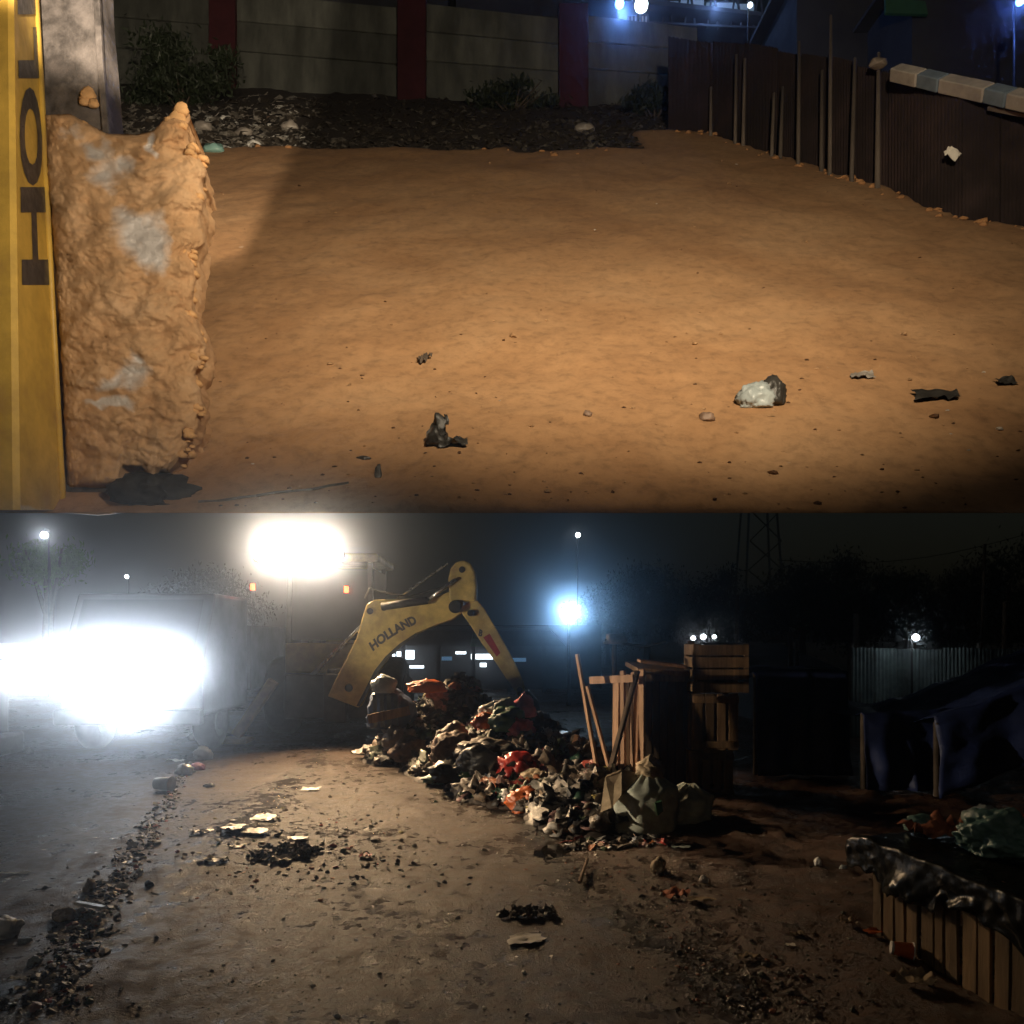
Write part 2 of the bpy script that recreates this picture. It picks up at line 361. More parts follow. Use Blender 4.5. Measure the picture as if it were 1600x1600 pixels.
def scrap(mb, c, s, rnd, col, nrm=Vector((0, 0, 1))):       # one bent scrap of rubbish
    c = Vector(c); q = Vector((0, 0, 1)).rotation_difference(nrm)
    E = Euler((rnd.uniform(-.6, .6), rnd.uniform(-.6, .6), rnd.uniform(0, 6.28))).to_matrix()
    a, b_ = s * rnd.uniform(.6, 1.4), s * rnd.uniform(.3, .9); k = s * rnd.uniform(-.4, .5)
    pts = [(-a, -b_, 0), (-a * .1, -b_ * rnd.uniform(.6, 1.2), k), (a, -b_ * .8, 0), (a * .8, b_, k * .3), (0, b_ * rnd.uniform(.7, 1.3), k * .8), (-a * rnd.uniform(.7, 1.1), b_ * .8, 0)]
    t = s * .12
    vs = [c + q @ (E @ Vector(p) + Vector((0, 0, s * .25))) for p in pts]
    dn = q @ (E @ Vector((0, 0, -t)))
    vs2 = [p + dn for p in vs]
    mb.add(vs + vs2, [(0, 1, 4, 5), (1, 2, 3, 4), (11, 10, 7, 6), (10, 9, 8, 7), (0, 6, 7, 1), (1, 7, 8, 2), (2, 8, 9, 3), (3, 9, 10, 4), (4, 10, 11, 5), (5, 11, 6, 0)], col)

def spot(name, loc, target, energy, col, angle, blend, radius=0.05):
    d = bpy.data.lights.new(name, 'SPOT'); d.energy = energy; d.color = col; d.spot_size = radians(angle); d.spot_blend = blend; d.shadow_soft_size = radius
    o = bpy.data.objects.new(name, d); COL.objects.link(o); o.location = loc
    o.rotation_euler = (Vector(target) - Vector(loc)).to_track_quat('-Z', 'Y').to_euler(); return o

# ================================================================== LOWER YARD: ground
rnd = random.Random(5)
def yard_z(x, y):
    if y > 20 or y < 1.5: return 0.0
    k = min(1.0, (20 - y) / 6)
    z = 0.022 * fbm(x, y, 0, 4, .55) + 0.016 * fbm(x, y, 3, 3, 2.3)
    if y < 12: z += 0.009 * fbm(x, y, 6, 3, 9)
    # worn track in the middle, loose spoil on the right, litter gutter on the left
    g = x + 0.75 + 0.24 * (y - 4)                       # gutter line running away to the left
    z += 0.028 * math.exp(-((x + 2.25 + 0.06 * (y - 4)) / .33) ** 2) * (1 + .8 * fbm(x, y, 9, 3, 3))
    r = x - (0.55 - .02 * (y - 5))
    if r > 0: z += min(.07, .04 * r) * (1 + .5 * fbm(x, y, 12, 4, 2.0)) + (.022 * fbm(x, y, 15, 4, 5) + .02 * abs(fbm(x, y, 18, 3, 3))) * min(1, r * 2) * (1 if y < 9 else 0)
    return z * k
xs = []; x = 0.0; st = 0.05
while x < 300:
    xs.append(x)
    st = 0.05 if x < 5.5 else st * 1.22
    x += st
xs = [-k for k in xs[:0:-1]] + xs
ys = [-60, -20, -6, 0]; y = 1.5; st = .045
while y < 600:
    ys.append(y); st = .045 if y < 6 else (.07 if y < 13 else st * 1.2); y += st
mb = MB(); mb.grid([[Vector((x, y, yard_z(x, y))) for x in xs] for y in ys])
EDGE = [(640, 1195), (700, 1218), (790, 1282), (850, 1340), (905, 1402), (965, 1450), (1045, 1492), (1110, 1560), (1200, 1700)]
EW = [G(*e) for e in EDGE]
def edge_d(x, y):
    best = 9.0
    for a, c in zip(EW, EW[1:]):
        d_ = c - a; t = max(0, min(1, ((x - a.x) * d_.x + (y - a.y) * d_.y) / (d_.x ** 2 + d_.y ** 2)))
        q_ = sqrt((x - a.x - d_.x * t) ** 2 + (y - a.y - d_.y * t) ** 2)
        if q_ < abs(best): best = q_ if (x - a.x) * d_.y - (y - a.y) * d_.x < 0 else -q_
    return best
v1, v2 = [], []
for p in mb.v:
    if 2 < p.y < 14 and abs(p.x) < 6:
        d_ = edge_d(p.x, p.y) + .16 * fbm(p.x, p.y, 4, 4, 1.6)
        v1.append(max(0, min(1, (d_ - .12) / .35)))
        w_ = max(0, min(1, 1.25 - abs(d_ - .08) / .22)) * (.75 + .5 * fbm(p.x, p.y, 8, 3, 3))
        gl = max(0, 1 - abs(p.x + 2.25 + .06 * (p.y - 4) + .15 * fbm(p.x, p.y, 3, 3, 1.5)) / .32) * .7
        v2.append(max(0, min(1, max(w_, gl))))
    else: v1.append(1.0 if p.x > 1 else 0.0); v2.append(0.0)
mb.attr['spoil'] = v1; mb.attr['sludge'] = v2
kind(build('ground', mb, M['wet'], loc=(0, 0, 0), smooth=True, fix=False), 'structure', 'wet brown dirt yard')

# ================================================================== UPPER BANK: ground
LIPY = S(800, 800).y
def soil_edge(x):                      # photo line where the tipped earth meets the waste strip
    pass
FENCE = [S(1040, 203), S(1110, 206), S(1210, 236), S(1290, 262), S(1375, 284), S(1440, 315), S(1500, 338), S(1600, 352), S(1720, 372)]
def fence_x(Y):
    for a, c in zip(FENCE, FENCE[1:]):
        if c.y <= Y <= a.y:
            t = (a.y - Y) / (a.y - c.y); return a.x + (c.x - a.x) * t
    return FENCE[0].x - .1 * (Y - FENCE[0].y) if Y > FENCE[0].y else FENCE[-1].x + 1.0 * (FENCE[-1].y - Y)
EDGEY = S(800, 232).y
def bank_b(x, Y):
    z = 0.05 * fbm(x, Y, 0, 4, .5) + 0.018 * fbm(x, Y, 3, 4, 2.2)
    if Y < 9: z += 0.012 * fbm(x, Y * .8, 6, 3, 5) + .016 * (sin(9 * (x + .35 * Y)) * max(0, fbm(x, Y, 14, 2, .6)))
    if Y < 8: z += 0.012 * fbm(x, Y, 5, 3, 9)
    return z
def waste(x, Y):
    e = EDGEY + .25 * fbm(x, 0, 2, 4, 1.1) + .07 * fbm(x, Y, 4, 3, 7)
    w = max(0, min(1, (Y - e) / .06))
    fx = fence_x(Y) + .08 * fbm(x, Y, 8, 3, 2)
    w2 = max(0, min(1, (x - fx) / .06)) if Y < FENCE[0].y + .3 else 0
    if x > FENCE[0].x - .5 and Y > EDGEY - .1 and Y < FENCE[0].y + .0: w = w * max(0, min(1, (FENCE[0].x - .35 - x) / .2))
    return max(w, w2)
def bank_top(x, Y):
    w = waste(x, Y)
    return bank_z(Y) + bank_b(x, Y) - 0.07 * w + (.10 * w * max(0, fbm(x, Y, 20, 4, 1.8)) if w > 0 else 0)
xs = [-16 + .5 * k for k in range(23)] + [-4.6 + .055 * k for k in range(0, 220)] + [7.6 + .6 * k for k in range(20)]
ys = []; y = LIPY; st = .03
while y < 30:
    ys.append(y); st = .03 if y < 4.5 else (.05 if y < 10.5 else (.1 if y < 15 else .6)); y += st
ys.append(30.0)
mb = MB(); vals = []
top = []
for j, y in enumerate(ys):
    row = []
    for x in xs:
        e = 0.0
        yy = y
        z = bank_top(x, y) if j > 0 else bank_z(y) - .004
        row.append(Vector((x, yy, z))); vals.append(waste(x, y))
    top.append(row)
mb.grid(top); nx = len(xs); ny = len(ys); nt_ = nx * ny
# underside of the bank
dn = Vector((0, SS, -CS)) * .25; al = Vector((0, CS, SS)) * .5
und = []
for j in (0, ny - 1):
    for i in range(nx):
        p = top[j][i] + dn + (al if j == 0 else Vector((0, 0, 0)))
        mb.v.append(p); vals.append(1.0)
B0, B1 = nt_, nt_ + nx
for i in range(nx - 1):
    for f in ((i, B0 + i, B0 + i + 1, i + 1), (B0 + i, B1 + i, B1 + i + 1, B0 + i + 1), (B1 + i, (ny - 1) * nx + i, (ny - 1) * nx + i + 1, B1 + i + 1)):
        mb.f.append(f); mb.c.append(None)
mb.attr['waste'] = vals
kind(build('earth_bank', mb, M['soil'], loc=(0, 0, 0), smooth=True, fix=False), 'structure', 'orange earth bank above the yard')
def onbank(x, y, dz=0.0):
    p = S(x, y); p.z = bank_top(p.x, p.y) + dz; return p
BN = Vector((0, -SS, CS))

# ------------------------------------------------------------------ unseen lamps that light the bank: work lights of the machine, plus an added fill
A_LOC = Vector((0.9, 0.2, EYE + 2.3))
spot('bank_light_beam', A_LOC, S(850, 334), 1500, (1.0, 0.82, 0.58), 95, 1.0, 0.06)
B_LOC = Vector((-0.5, 0.3, EYE + 1.95))
spot('bank_light_beam', B_LOC, P(230, 130, 9), 2200, (1.0, 0.82, 0.60), 40, 0.3, 0.01)
wl = thing('unseen_work_light', 'unseen work light with an added beam-cutting plate above the near edge of the bank', 'lamp', B_LOC + Vector((0, 0, .2)))
_s1, _s2 = (P(520, 20, 13) - B_LOC).normalized(), (S(365, 430) - B_LOC).normalized()
_e1, _e2 = B_LOC + (_s1 + (_s1 - _s2) * .8).normalized() * .9, B_LOC + (_s2 - (_s1 - _s2) * .8).normalized() * .9
_rt = (_s1 - _s2).cross(_s1); _rt = (_rt if _rt.x > 0 else -_rt).normalized() * .8
BEAM_PLATE = (_e1, _e2, _e2 + _rt, _e1 + _rt, (_s1 + _s2).normalized())  # unseen plate added to cut the beam to a straight shadow edge
spot('bank_light_beam', Vector((.55, .4, EYE + 0.95)), P(120, 180, 3.1), 430, (1.0, 0.82, 0.60), 62, 1.0, 0.04)  # fill spot added to brighten the bucket and boom

build('beam_plate', MB().prism(BEAM_PLATE[:4], BEAM_PLATE[4] * .006), M['dark_metal'], wl)
build('housing', MB().lathe(B_LOC - BEAM_PLATE[4] * .16, [(.04, 0), (.09, .04), (.10, .10), (.10, .13), (.085, .13), (.07, .06), (.03, .03)], 20, BEAM_PLATE[4]), M['dark_metal'], wl, smooth=True)
build('bracket', MB().beam(B_LOC - BEAM_PLATE[4] * .12, B_LOC - BEAM_PLATE[4] * .12 + Vector((0, -.3, .1)), .03, .03), M['dark_metal'], wl)
# ================================================================== UPPER BANK: things
# --- precast wall
WALLP = [(-240, -52, 112), (60, -34, 118), (352, -16, 128), (645, 0, 142), (895, 18, 150), (1110, 34, 155)]   # post x, top y, foot y
def wall_pt(i):
    x, t, f = WALLP[i]; p = S(x, f + 6); return p, EYE + (1000 - t) / F * p.y
wroot = thing('precast_wall', 'grey precast concrete wall with dark red posts behind the waste strip', 'wall', wall_pt(2)[0])
for i in range(len(WALLP) - 1):
    p, zt = wall_pt(i); hw = .235
    q = MB().box((p.x, p.y, (p.z - .5 + zt) / 2), (hw * 2, .34, zt - p.z + .5)); build('post', q, M['red_post'], wroot, bevel=.012)
for i in range(len(WALLP) - 1):
    (a, za), (c, zc) = wall_pt(i), wall_pt(i + 1)
    d = (c - a); d.z = 0; u = d.normalized()
    for k in range(3):
        rows = [(-.3, .345), (.345, .655), (.655, .955)]
        f0, f1 = rows[k]; g = .012
        pa0 = a + u * .2; pc0 = c - u * .2
        zs = [a.z + (za - a.z) * f0 + g, c.z + (zc - c.z) * f0 + g, c.z + (zc - c.z) * f1 - g, a.z + (za - a.z) * f1 - g]
        fr = [Vector((pa0.x, pa0.y, zs[0])), Vector((pc0.x, pc0.y, zs[1])), Vector((pc0.x, pc0.y, zs[2])), Vector((pa0.x, pa0.y, zs[3]))]
        build('panel', MB().prism(fr, (0, .07, 0)), M['concrete'], wroot, bevel=.012)
# --- rusty sheet fence on the right, with its poles
f0 = FENCE[1]
froot = thing('sheet_fence', 'dark rusty sheet fence with thin wooden poles along the right of the soil', 'fence', f0)
FP = [(1040, 203, 52), (1110, 206, 62), (1160, 220, 66), (1212, 236, 74), (1250, 250, 80), (1290, 262, 86), (1336, 276, 96), (1385, 290, 106), (1440, 316, 118), (1500, 338, 132), (1560, 346, 143), (1630, 356, 158), (1720, 372, 176)]
def fence_pt(k):
    x, f, t = FP[k]; p = S(x, f); return p, EYE + (1000 - t) / F * p.y
for k in range(len(FP) - 1):
    (a, za), (c, zc) = fence_pt(k), fence_pt(k + 1)
    n = 22; rows = [[], []]; back = [[], []]
    off = Vector((.03, .03, 0))
    for i in range(n + 1):
        t = i / n; p = a.lerp(c, t); w = .012 * cos(i * pi); zt = za + (zc - za) * t + rnd.uniform(-.006, .006) + .02 * ((k * 7) % 3 - 1)
        rows[0].append(Vector((p.x + w + off.x, p.y + w + off.y, p.z - .35))); rows[1].append(Vector((p.x + w + off.x, p.y + w + off.y, zt)))
    q = MB(); q.grid(rows); q.grid([[p + Vector((.004, .004, 0)) for p in r] for r in rows][::-1])
    build('sheet', q, M['rust_sheet'], froot, smooth=True, fix=False)
PX = [(1112, 140, 209), (1162, 96, 222), (1150, 90, 219), (1219, 140, 243), (1206, 150, 239), (1248, 70, 252), (1297, 30, 268), (1284, 115, 262), (1330, 96, 278), (1371, 88, 288)]
for (x, t, f) in PX:
    p = S(x, f); zt = EYE + (1000 - t) / F * p.y; lean = -.012 * (zt - p.z)
    q = MB().tube((p.x - .03, p.y - .06, p.z - .3), (p.x - .03 + rnd.uniform(.01, .05), p.y - .04, zt), .024 if x < 1360 else .03, .018, 8)
    build('pole', q, M['pole_wood'], froot, smooth=True)
q = MB(); lump(q, P(1372, 104, S(1371, 288).y - .1), (.08, .05, .05), 3); build('knot', q, M['pole_wood'], froot, smooth=True)
# painted rail on top of the fence at right
rr_ = thing('painted_rail', 'thick rail painted in white and blue-grey lengths on top of the sheet fence', 'rail', S(1400, 296))
RL = [(1398, 107), (1440, 116), (1474, 124), (1545, 139), (1580, 147), (1700, 172)]
for k in range(len(RL) - 1):
    xa, ya = RL[k]; xc, yc = RL[k + 1]
    Ya, Yc = S(xa, 300 + (xa - 1400) * .28).y - .14, S(xc, 300 + (xc - 1400) * .28).y - .14
    a, c = P(xa + 1.0, ya + 6, Ya), P(xc - 1.0, yc + 6, Yc)
    build('rail_length', MB().beam(a, c, .12, .11), M['rail_blue'] if k in (1, 3) else M['rail_white'], rr_, bevel=.01)
# lower second board of the rail
build('lower_rail', MB().beam(P(1545, 168, S(1545, 340).y - .12), P(1700, 198, S(1700, 372).y - .12), .03, .03), M['pole_wood'], rr_)
q = MB(); sheet(q, P(1488, 242, S(1488, 330).y - .12), .09, .12, 5, .04, 6, .5, Vector((-.3, -1, .2)))
tag(build('paper_scrap', q, M['paper'], smooth=True), 'white paper scrap caught on the rusty sheet fence', 'paper')

# --- waste strip: fine rubbish too small to count, and bags one can tell apart
q = MB(); r2 = random.Random(11)
for k in range(5200):
    x = r2.uniform(150, 1075); y = 148 + 92 * r2.random() ** .8
    p = S(x, y)
    if waste(p.x, p.y) < .5: continue
    p.z = bank_top(p.x, p.y)
    left = x < 490
    c = r2.random()
    col = (.24, .22, .19) if (left and c < .3) else ((.05, .04, .03) if c < .8 else (.13, .115, .095))  # paler scraps on the left: the lit look is put into their colour
    if left and c > .93 and x > 300: col = (.55, .54, .5)
    scrap(q, p, r2.uniform(.015, .055) * (1.3 if left else 1), r2, col, BN)
kind(build('waste_strip', q, M['litter_dark'], fix=False), 'stuff', 'dark rubbish strewn along the foot of the wall')
for (x, y, s, mt, lab) in [(318, 196, .13, 'bag_grey', 'grey bag on the waste strip just beside the muddy bucket'),
                           (335, 236, .12, 'bag_teal', 'dull teal bag at the soil edge beside the muddy bucket'),
                           (382, 205, .11, 'bag_grey', 'crumpled grey bag in the middle of the waste strip'),
                           (398, 224, .10, 'plastic_white', 'pale crumpled bag near the soil edge on the waste strip'),
                           (452, 196, .12, 'bag_grey', 'grey bag at the edge of the shadow on the waste strip'),
                           (352, 182, .08, 'plastic_white', 'small pale bag under the dark bush'),
                           (425, 182, .08, 'bag_brown', 'brownish bag farther back on the waste strip'),
                           (912, 200, .12, 'bag_grey', 'grey bag in the dark right half of the waste strip')]:
    q = MB(); p = onbank(x, y, -.03); lump(q, p, (s, s * .7, s * .6), x * .1, 3, .35, .3)
    tag(build('refuse_bag', q, M[mt], smooth=True), lab, 'bag', 'bags on the waste strip')
# --- bushes
def leaves(mb, pts, s, r):
    for p in pts:
        E = Euler((r.uniform(0, 6.28), r.uniform(0, 6.28), r.uniform(0, 6.28))).to_matrix()
        l, w = s * r.uniform(.6, 1.3), s * r.uniform(.22, .42)
        mb.add([p + E @ Vector(k) for k in ((-l, 0, 0), (0, -w, l * .12), (l, 0, 0), (0, w, l * .12))], [(0, 1, 2), (0, 2, 3)])
def crown_pts(c, rad, n, r, clumps=14, spread=.34):
    cs = []
    for k in range(clumps):
        d = Vector((r.gauss(0, 1), r.gauss(0, 1), r.gauss(0, 1))).normalized() * r.uniform(.35, .95)
        cs.append((Vector((d.x * rad[0], d.y * rad[1], d.z * rad[2])), r.uniform(.6, 1.2)))
    out = []
    for k in range(n):
        d, s = r.choice(cs)
        g = Vector((r.gauss(0, 1) * rad[0], r.gauss(0, 1) * rad[1], r.gauss(0, 1) * rad[2])) * spread * s * .6
        out.append(c + d + g)
    return out
def bush(px, py, Yadd, rad, n, label, seed, leaf=.06, mat='leaf_dark'):
    r = random.Random(seed); g = S(px, py); g.z = bank_top(g.x, g.y)
    t = thing('bush', label, 'bush', g)
    q = MB(); c = g + Vector((0, 0, rad[2] * .95)); leaves(q, crown_pts(c, rad, n, r), leaf, r); build('foliage', q, M[mat], t, fix=False)
    q = MB()
    for k in range(7):
        e = c + Vector((r.uniform(-.6, .6) * rad[0], r.uniform(-.5, .5) * rad[1], r.uniform(0, .7) * rad[2]))
        q.tube(g + Vector((r.uniform(-.05, .05), 0, -.1)), e, .018, .006, 6)
    build('stem', q, M['bark'], t)
bush(285, 160, 0, (.95, .4, .62), 4200, 'big dark bush in front of the concrete wall beside the muddy arm', 3)
bush(800, 168, 0, (.75, .3, .22), 1500, 'low dark bush at the foot of the wall right of the middle red post', 4)
bush(1020, 178, 0, (.5, .3, .2), 900, 'low dark weeds at the foot of the wall near the sheet fence', 6)
# --- litter on the orange soil
def bank_item(name, x, y, kindf, mat, label, cat, **kw):
    q = MB(); p = onbank(x, y)
    if kindf == 'lump': lump(q, p + Vector((0, 0, -.01)), kw['s'], kw.get('seed', x), 3, kw.get('amp', .35), kw.get('crease', .3), .5, 0, kw.get('rz', 0))
    else: sheet(q, p, kw['s'][0], kw['s'][1], kw.get('seed', x), kw.get('h', .03), 8, kw.get('rz', 0), BN)
    return tag(build(name, q, M[mat], smooth=True), label, cat)
q = MB(); p = onbank(690, 705); u = Vector((0, CS, SS))
sheet(q, p + u * .055 + Vector((0, 0, .02)), .085, .16, 7.7, .06, 8, -.35, Vector((-.4, -.8, .35)).normalized())
sheet(q, p + Vector((.045, 0, .0)), .12, .06, 3.1, .03, 8, .1, BN)
lump(q, p + Vector((-.02, 0, 0)), (.04, .045, .045), 2.2, 3, .5, .4)
tag(build('torn_black_bag', q, M['bag_dark'], smooth=True), 'torn black plastic bag sticking up from the orange soil', 'bag')
cb = thing('crumpled_bag', 'milky plastic bag with a dark side lying on the orange soil', 'bag', onbank(1190, 634))
q = MB(); lump(q, onbank(1180, 634, -.01), (.085, .055, .075), 4.4, 4, .35, .35); build('clear_part', q, M['plastic_clear'], cb, smooth=True)
q = MB(); lump(q, onbank(1207, 630, -.005), (.06, .05, .085), 6.1, 4, .3, .3); build('dark_part', q, M['bag_dark'], cb, smooth=True)
bank_item('dark_rag', 1462, 622, 'sheet', 'bag_dark', 'flat dark rag on the soil at the right', 'rag', s=(.22, .09), h=.03)
bank_item('dark_clod', 1105, 655, 'lump', 'bag_brown', 'brown clod left of the milky plastic bag', 'clod', s=(.035, .03, .03))
bank_item('dark_clod', 918, 662, 'lump', 'bag_brown', 'small dark clod between the torn black bag and the milky bag', 'clod', s=(.02, .02, .02))
bank_item('dark_chip', 591, 742, 'lump', 'bag_dark', 'short dark stick end standing in the soil below the black bag', 'stick', s=(.014, .012, .04))
bank_item('dark_chip', 568, 710, 'lump', 'bag_dark', 'small dark chip left of the torn black bag', 'chip', s=(.03, .012, .014))
bank_item('dark_rag', 1570, 600, 'sheet', 'bag_dark', 'small dark scrap at the right edge of the soil', 'rag', s=(.1, .06), h=.03)
bank_item('dry_leaf', 664, 562, 'sheet', 'bark', 'curled dry leaf above the torn black bag', 'leaf', s=(.035, .10), h=.04, rz=-.5)
bank_item('paper_scrap', 1345, 590, 'sheet', 'bag_grey', 'dusty grey scrap between the milky bag and the dark rag', 'paper', s=(.12, .06), h=.02)
q = MB(); a, c = onbank(310, 783, .008), onbank(545, 752, .012)
mid = [a.lerp(c, k / 8) + Vector((0, 0, 0)) for k in range(9)]
for p_ in mid: p_.z = bank_top(p_.x, p_.y) + .004
q.path(mid, .006, 6); tag(build('thin_stick', q, M['pole_wood'], smooth=True), 'long thin pale stick lying below the muddy bucket', 'stick')
q = MB(); r2 = random.Random(21)
for k in range(520):
    x = r2.uniform(300, 1600); y = 800 - 560 * r2.random() ** 1.5
    if y > 795: continue
    p = S(x, y)
    if waste(p.x, p.y) > .1: continue
    p.z = bank_top(p.x, p.y) - .004; c = r2.random()
    dark = r2.random() < .5
    col = (.10, .045, .018) if dark else ((.40, .24, .12) if c < .93 else (.55, .48, .4))
    s = r2.uniform(.003, .010) * (2.0 if r2.random() < .08 else 1)
    if r2.random() < .7: lump(q, p, (s * 1.4, s, s * .7), k * .37, 1, .4, .2, .5, 0, r2.uniform(0, 6), col)
    else: scrap(q, p, s, r2, col, BN)
kind(build('soil_crumbs', q, M['litter_dark'], fix=False), 'stuff', 'crumbs of earth and chips scattered on the bank')
# heaped crumbly edge of the tipped soil against the fence and the waste
q = MB()
for k in range(80):
    if k < 12:
        x = r2.uniform(310, 1060); p = S(x, 233 + r2.uniform(-3, 6)); p.y = EDGEY + .25 * fbm(p.x, 0, 2, 4, 1.1) + r2.uniform(-.25, .05)
    else:
        i = r2.randrange(len(FENCE) - 2); p = FENCE[i].lerp(FENCE[i + 1], r2.random()); p = p + Vector((r2.uniform(-.22, .05), r2.uniform(-.15, 0), 0))
    s = .012 + .04 * r2.random() ** 2
    p.z = bank_top(p.x, p.y) - s * .5
    lump(q, p, (s, s, s * r2.uniform(.4, .8)), k * .7, 2, .4, .25, .5, 0, r2.uniform(0, 6))
kind(build('soil_clods', q, M['clod_soil'], smooth=True, fix=False), 'stuff', 'clods along the ragged edge of the tipped soil')

# --- machine arm on the left: yellow boom with lettering, steel stick, bucket caked with mud
bm_root = thing('digger_boom', 'upright yellow digger boom with dark lettering at the left edge of the bank', 'boom', P(30, 797, 2.95))
def boom_sec(y, k):
    t = y / 800.0
    xr = 62 + 43 * t
    return [P(-160, y, 2.85), P(12 + 8 * t, y, 2.78), P(22 + 10 * t, y, 2.79), P(xr - 5, y, 3.12), P(xr, y, 3.16), P(xr - 4, y, 3.24), P(-160, y, 3.3)]
rows = []
for k in range(25):
    y = -60 + (797 + 60) * k / 24
    rows.append(boom_sec(y, k) + [boom_sec(y, k)[0]])
q = MB(); q.grid(rows); q.add(rows[0][:-1], [tuple(range(7))]); q.add(rows[-1][:-1], [tuple(range(7))])
body = build('boom_body', q, M['yellow'], bm_root, smooth=False)
q = MB()
q.tube(P(62 - 43 * .075 - 6, -60, 3.1), P(62 + 43 - 6, 797, 3.1), .012, .012, 10)
build('edge_weld', q, M['yellow'], bm_root, smooth=True)
def text_mesh(txt, bold=.02):
    cu = bpy.data.curves.new('lettering', 'FONT'); cu.body = txt; cu.size = 1.0; cu.offset = bold; cu.extrude = 0.0; cu.resolution_u = 4
    o = bpy.data.objects.new('lettering', cu); COL.objects.link(o)
    dg = bpy.context.evaluated_depsgraph_get(); me = bpy.data.meshes.new_from_object(o.evaluated_get(dg))
    bpy.data.objects.remove(o); vs = [v.co.copy() for v in me.vertices]; fs = [tuple(p.vertices) for p in me.polygons]
    bpy.data.meshes.remove(me); return vs, fs
# each letter stands on the oblique face of the boom, reading upwards
for (ch, ya, yc) in (('H', 445, 292), ('O', 290, 136), ('L', 122, 42), ('L', 22, -58)):
    vs, fs = text_mesh(ch, .035)
    x0, x1 = min(v.x for v in vs), max(v.x for v in vs); y0, y1 = min(v.y for v in vs), max(v.y for v in vs)
    q = MB(); out = []
    for v in vs:
        a = (v.x - x0) / (x1 - x0); bq = (v.y - y0) / (y1 - y0)
        y = ya + (yc - ya) * a
        sec = boom_sec(y, 0); p = sec[3].lerp(sec[2], .10 + .8 * bq)
        nrm = Vector((.84, -.30, 0)).normalized() if False else Vector((sec[2].y - sec[3].y, sec[3].x - sec[2].x, 0)).normalized()
        if nrm.dot(Vector((0, 0, 0)) - Vector((p.x, p.y, 0))) < 0: nrm = -nrm
        out.append(p + nrm * .003)
    q.add(out, fs); build('letter', q, M['decal'], bm_root, fix=False)
# bucket and stick
br = thing('mud_caked_bucket', 'digger bucket and worn steel stick caked in orange mud at the left', 'bucket', onbank(200, 752))
OUT_L = [(172, 66), (200, 70), (300, 76), (400, 84), (500, 92), (600, 97), (700, 102), (762, 106)]
OUT_R = [(168, 292), (180, 297), (200, 291), (222, 296), (240, 310), (262, 325), (280, 316), (300, 321), (340, 314), (380, 320), (400, 304), (440, 306), (480, 302), (520, 312), (548, 324), (575, 318), (598, 306), (620, 314), (655, 319), (690, 312), (715, 300), (732, 290), (762, 262)]
def itp(tb, y):
    if y <= tb[0][0]: return tb[0][1]
    for (a, va), (c, vc) in zip(tb, tb[1:]):
        if a <= y <= c: return va + (vc - va) * (y - a) / (c - a)
    return tb[-1][1]
TOPC = [(60, 180), (110, 178), (128, 188), (150, 200), (168, 209), (215, 210), (240, 204), (256, 186), (268, 180), (282, 170), (292, 172), (330, 185)]
BOTC = [(100, 762), (186, 756), (190, 728), (222, 730), (236, 748), (250, 736), (272, 737), (296, 724), (325, 700)]
NR, NC = 190, 96
front = []; bare = []
spots = [(150, 236, 26, 20, .9), (165, 275, 30, 26, .8), (190, 262, 18, 22, .7), (236, 226, 8, 20, .9), (212, 345, 46, 26, .75), (236, 385, 34, 40, 1.0), (215, 365, 40, 34, .9), (170, 628, 46, 9, 1.0), (205, 588, 30, 26, .75), (212, 560, 16, 16, .8), (180, 600, 40, 12, .7), (115, 205, 30, 16, .45)]
for j in range(NR):
    v = j / (NR - 1); row = []
    for i in range(NC):
        u = i / (NC - 1)
        # distribute over angle so that the sides wrap round
        th = (u - .5) * pi; uu = .5 + .5 * sin(th)
        y0 = 172 + (760 - 172) * v
        xl, xr = itp(OUT_L, y0), itp(OUT_R, y0)
        x = xl + (xr - xl) * uu
        yt, yb = itp(TOPC, x), itp(BOTC, x)
        y = yt + (742 - yt) * v + (yb - 742) * v ** 10
        prof = sin(pi * min(1, max(0, v)) ** .85) ** .35 if 0 < v < 1 else 0
        depth = 3.16 - .17 * cos(th) ** .55 * (.25 + .75 * prof)
        n_ = .030 * fbm(x * .02, y * .03, 0, 5, 1.0) + .011 * abs(fbm(x * .03, y * .10, 3, 3, 1.0)) + .005 * fbm(x * .3, y * .4, 7, 2, 1)
        cr = noise.noise((x * .018, y * .055, 11.0)); crack = max(0, 1 - abs(cr) / .05) * .018 * max(0, min(1, .5 + 2 * noise.noise((x * .012, y * .012, 21))))
        bval = 0
        wx, wy = x + 16 * fbm(x * .03, y * .03, 31, 3, 1), y + 16 * fbm(x * .03, y * .03, 47, 3, 1)
        for (bx, by, rx, ry, s) in spots: bval = max(bval, s * max(0, 1.25 - sqrt(((wx - bx) / (rx * 1.2)) ** 2 + ((wy - by) / (ry * 1.2)) ** 2)))
        bval = min(1, bval)
        k = (1 - .8 * bval)
        depth += (-n_ * 1.3 + crack) * k + .012 * bval
        row.append(P(x + 3 * fbm(y * .06, x * .06, 5, 3, 1) * (abs(u - .5) * 2) ** 4, y, depth)); bare.append(bval)
    front.append(row)
q = MB(); q.grid(front)
backrow = [[Vector((p.x * 1.0, 3.42 + .05 * sin(pi * j / NR), p.z)) for p in front[j][::12]] for j in range(0, NR, 10)]
rim = []
for (row) in (front[0], front[-1]):
    rim.append([Vector((p.x * .86 - .2, 3.4, p.z - (.06 if row is front[0] else 0))) for p in row])
o_ = len(q.v)
for r_, fr_ in ((rim[0], 0), (rim[1], NR - 1)):
    base = len(q.v); q.v += r_; bare += [0] * NC
    for i in range(NC - 1): q.f.append((fr_ * NC + i, fr_ * NC + i + 1, base + i + 1, base + i)); q.c.append(None)
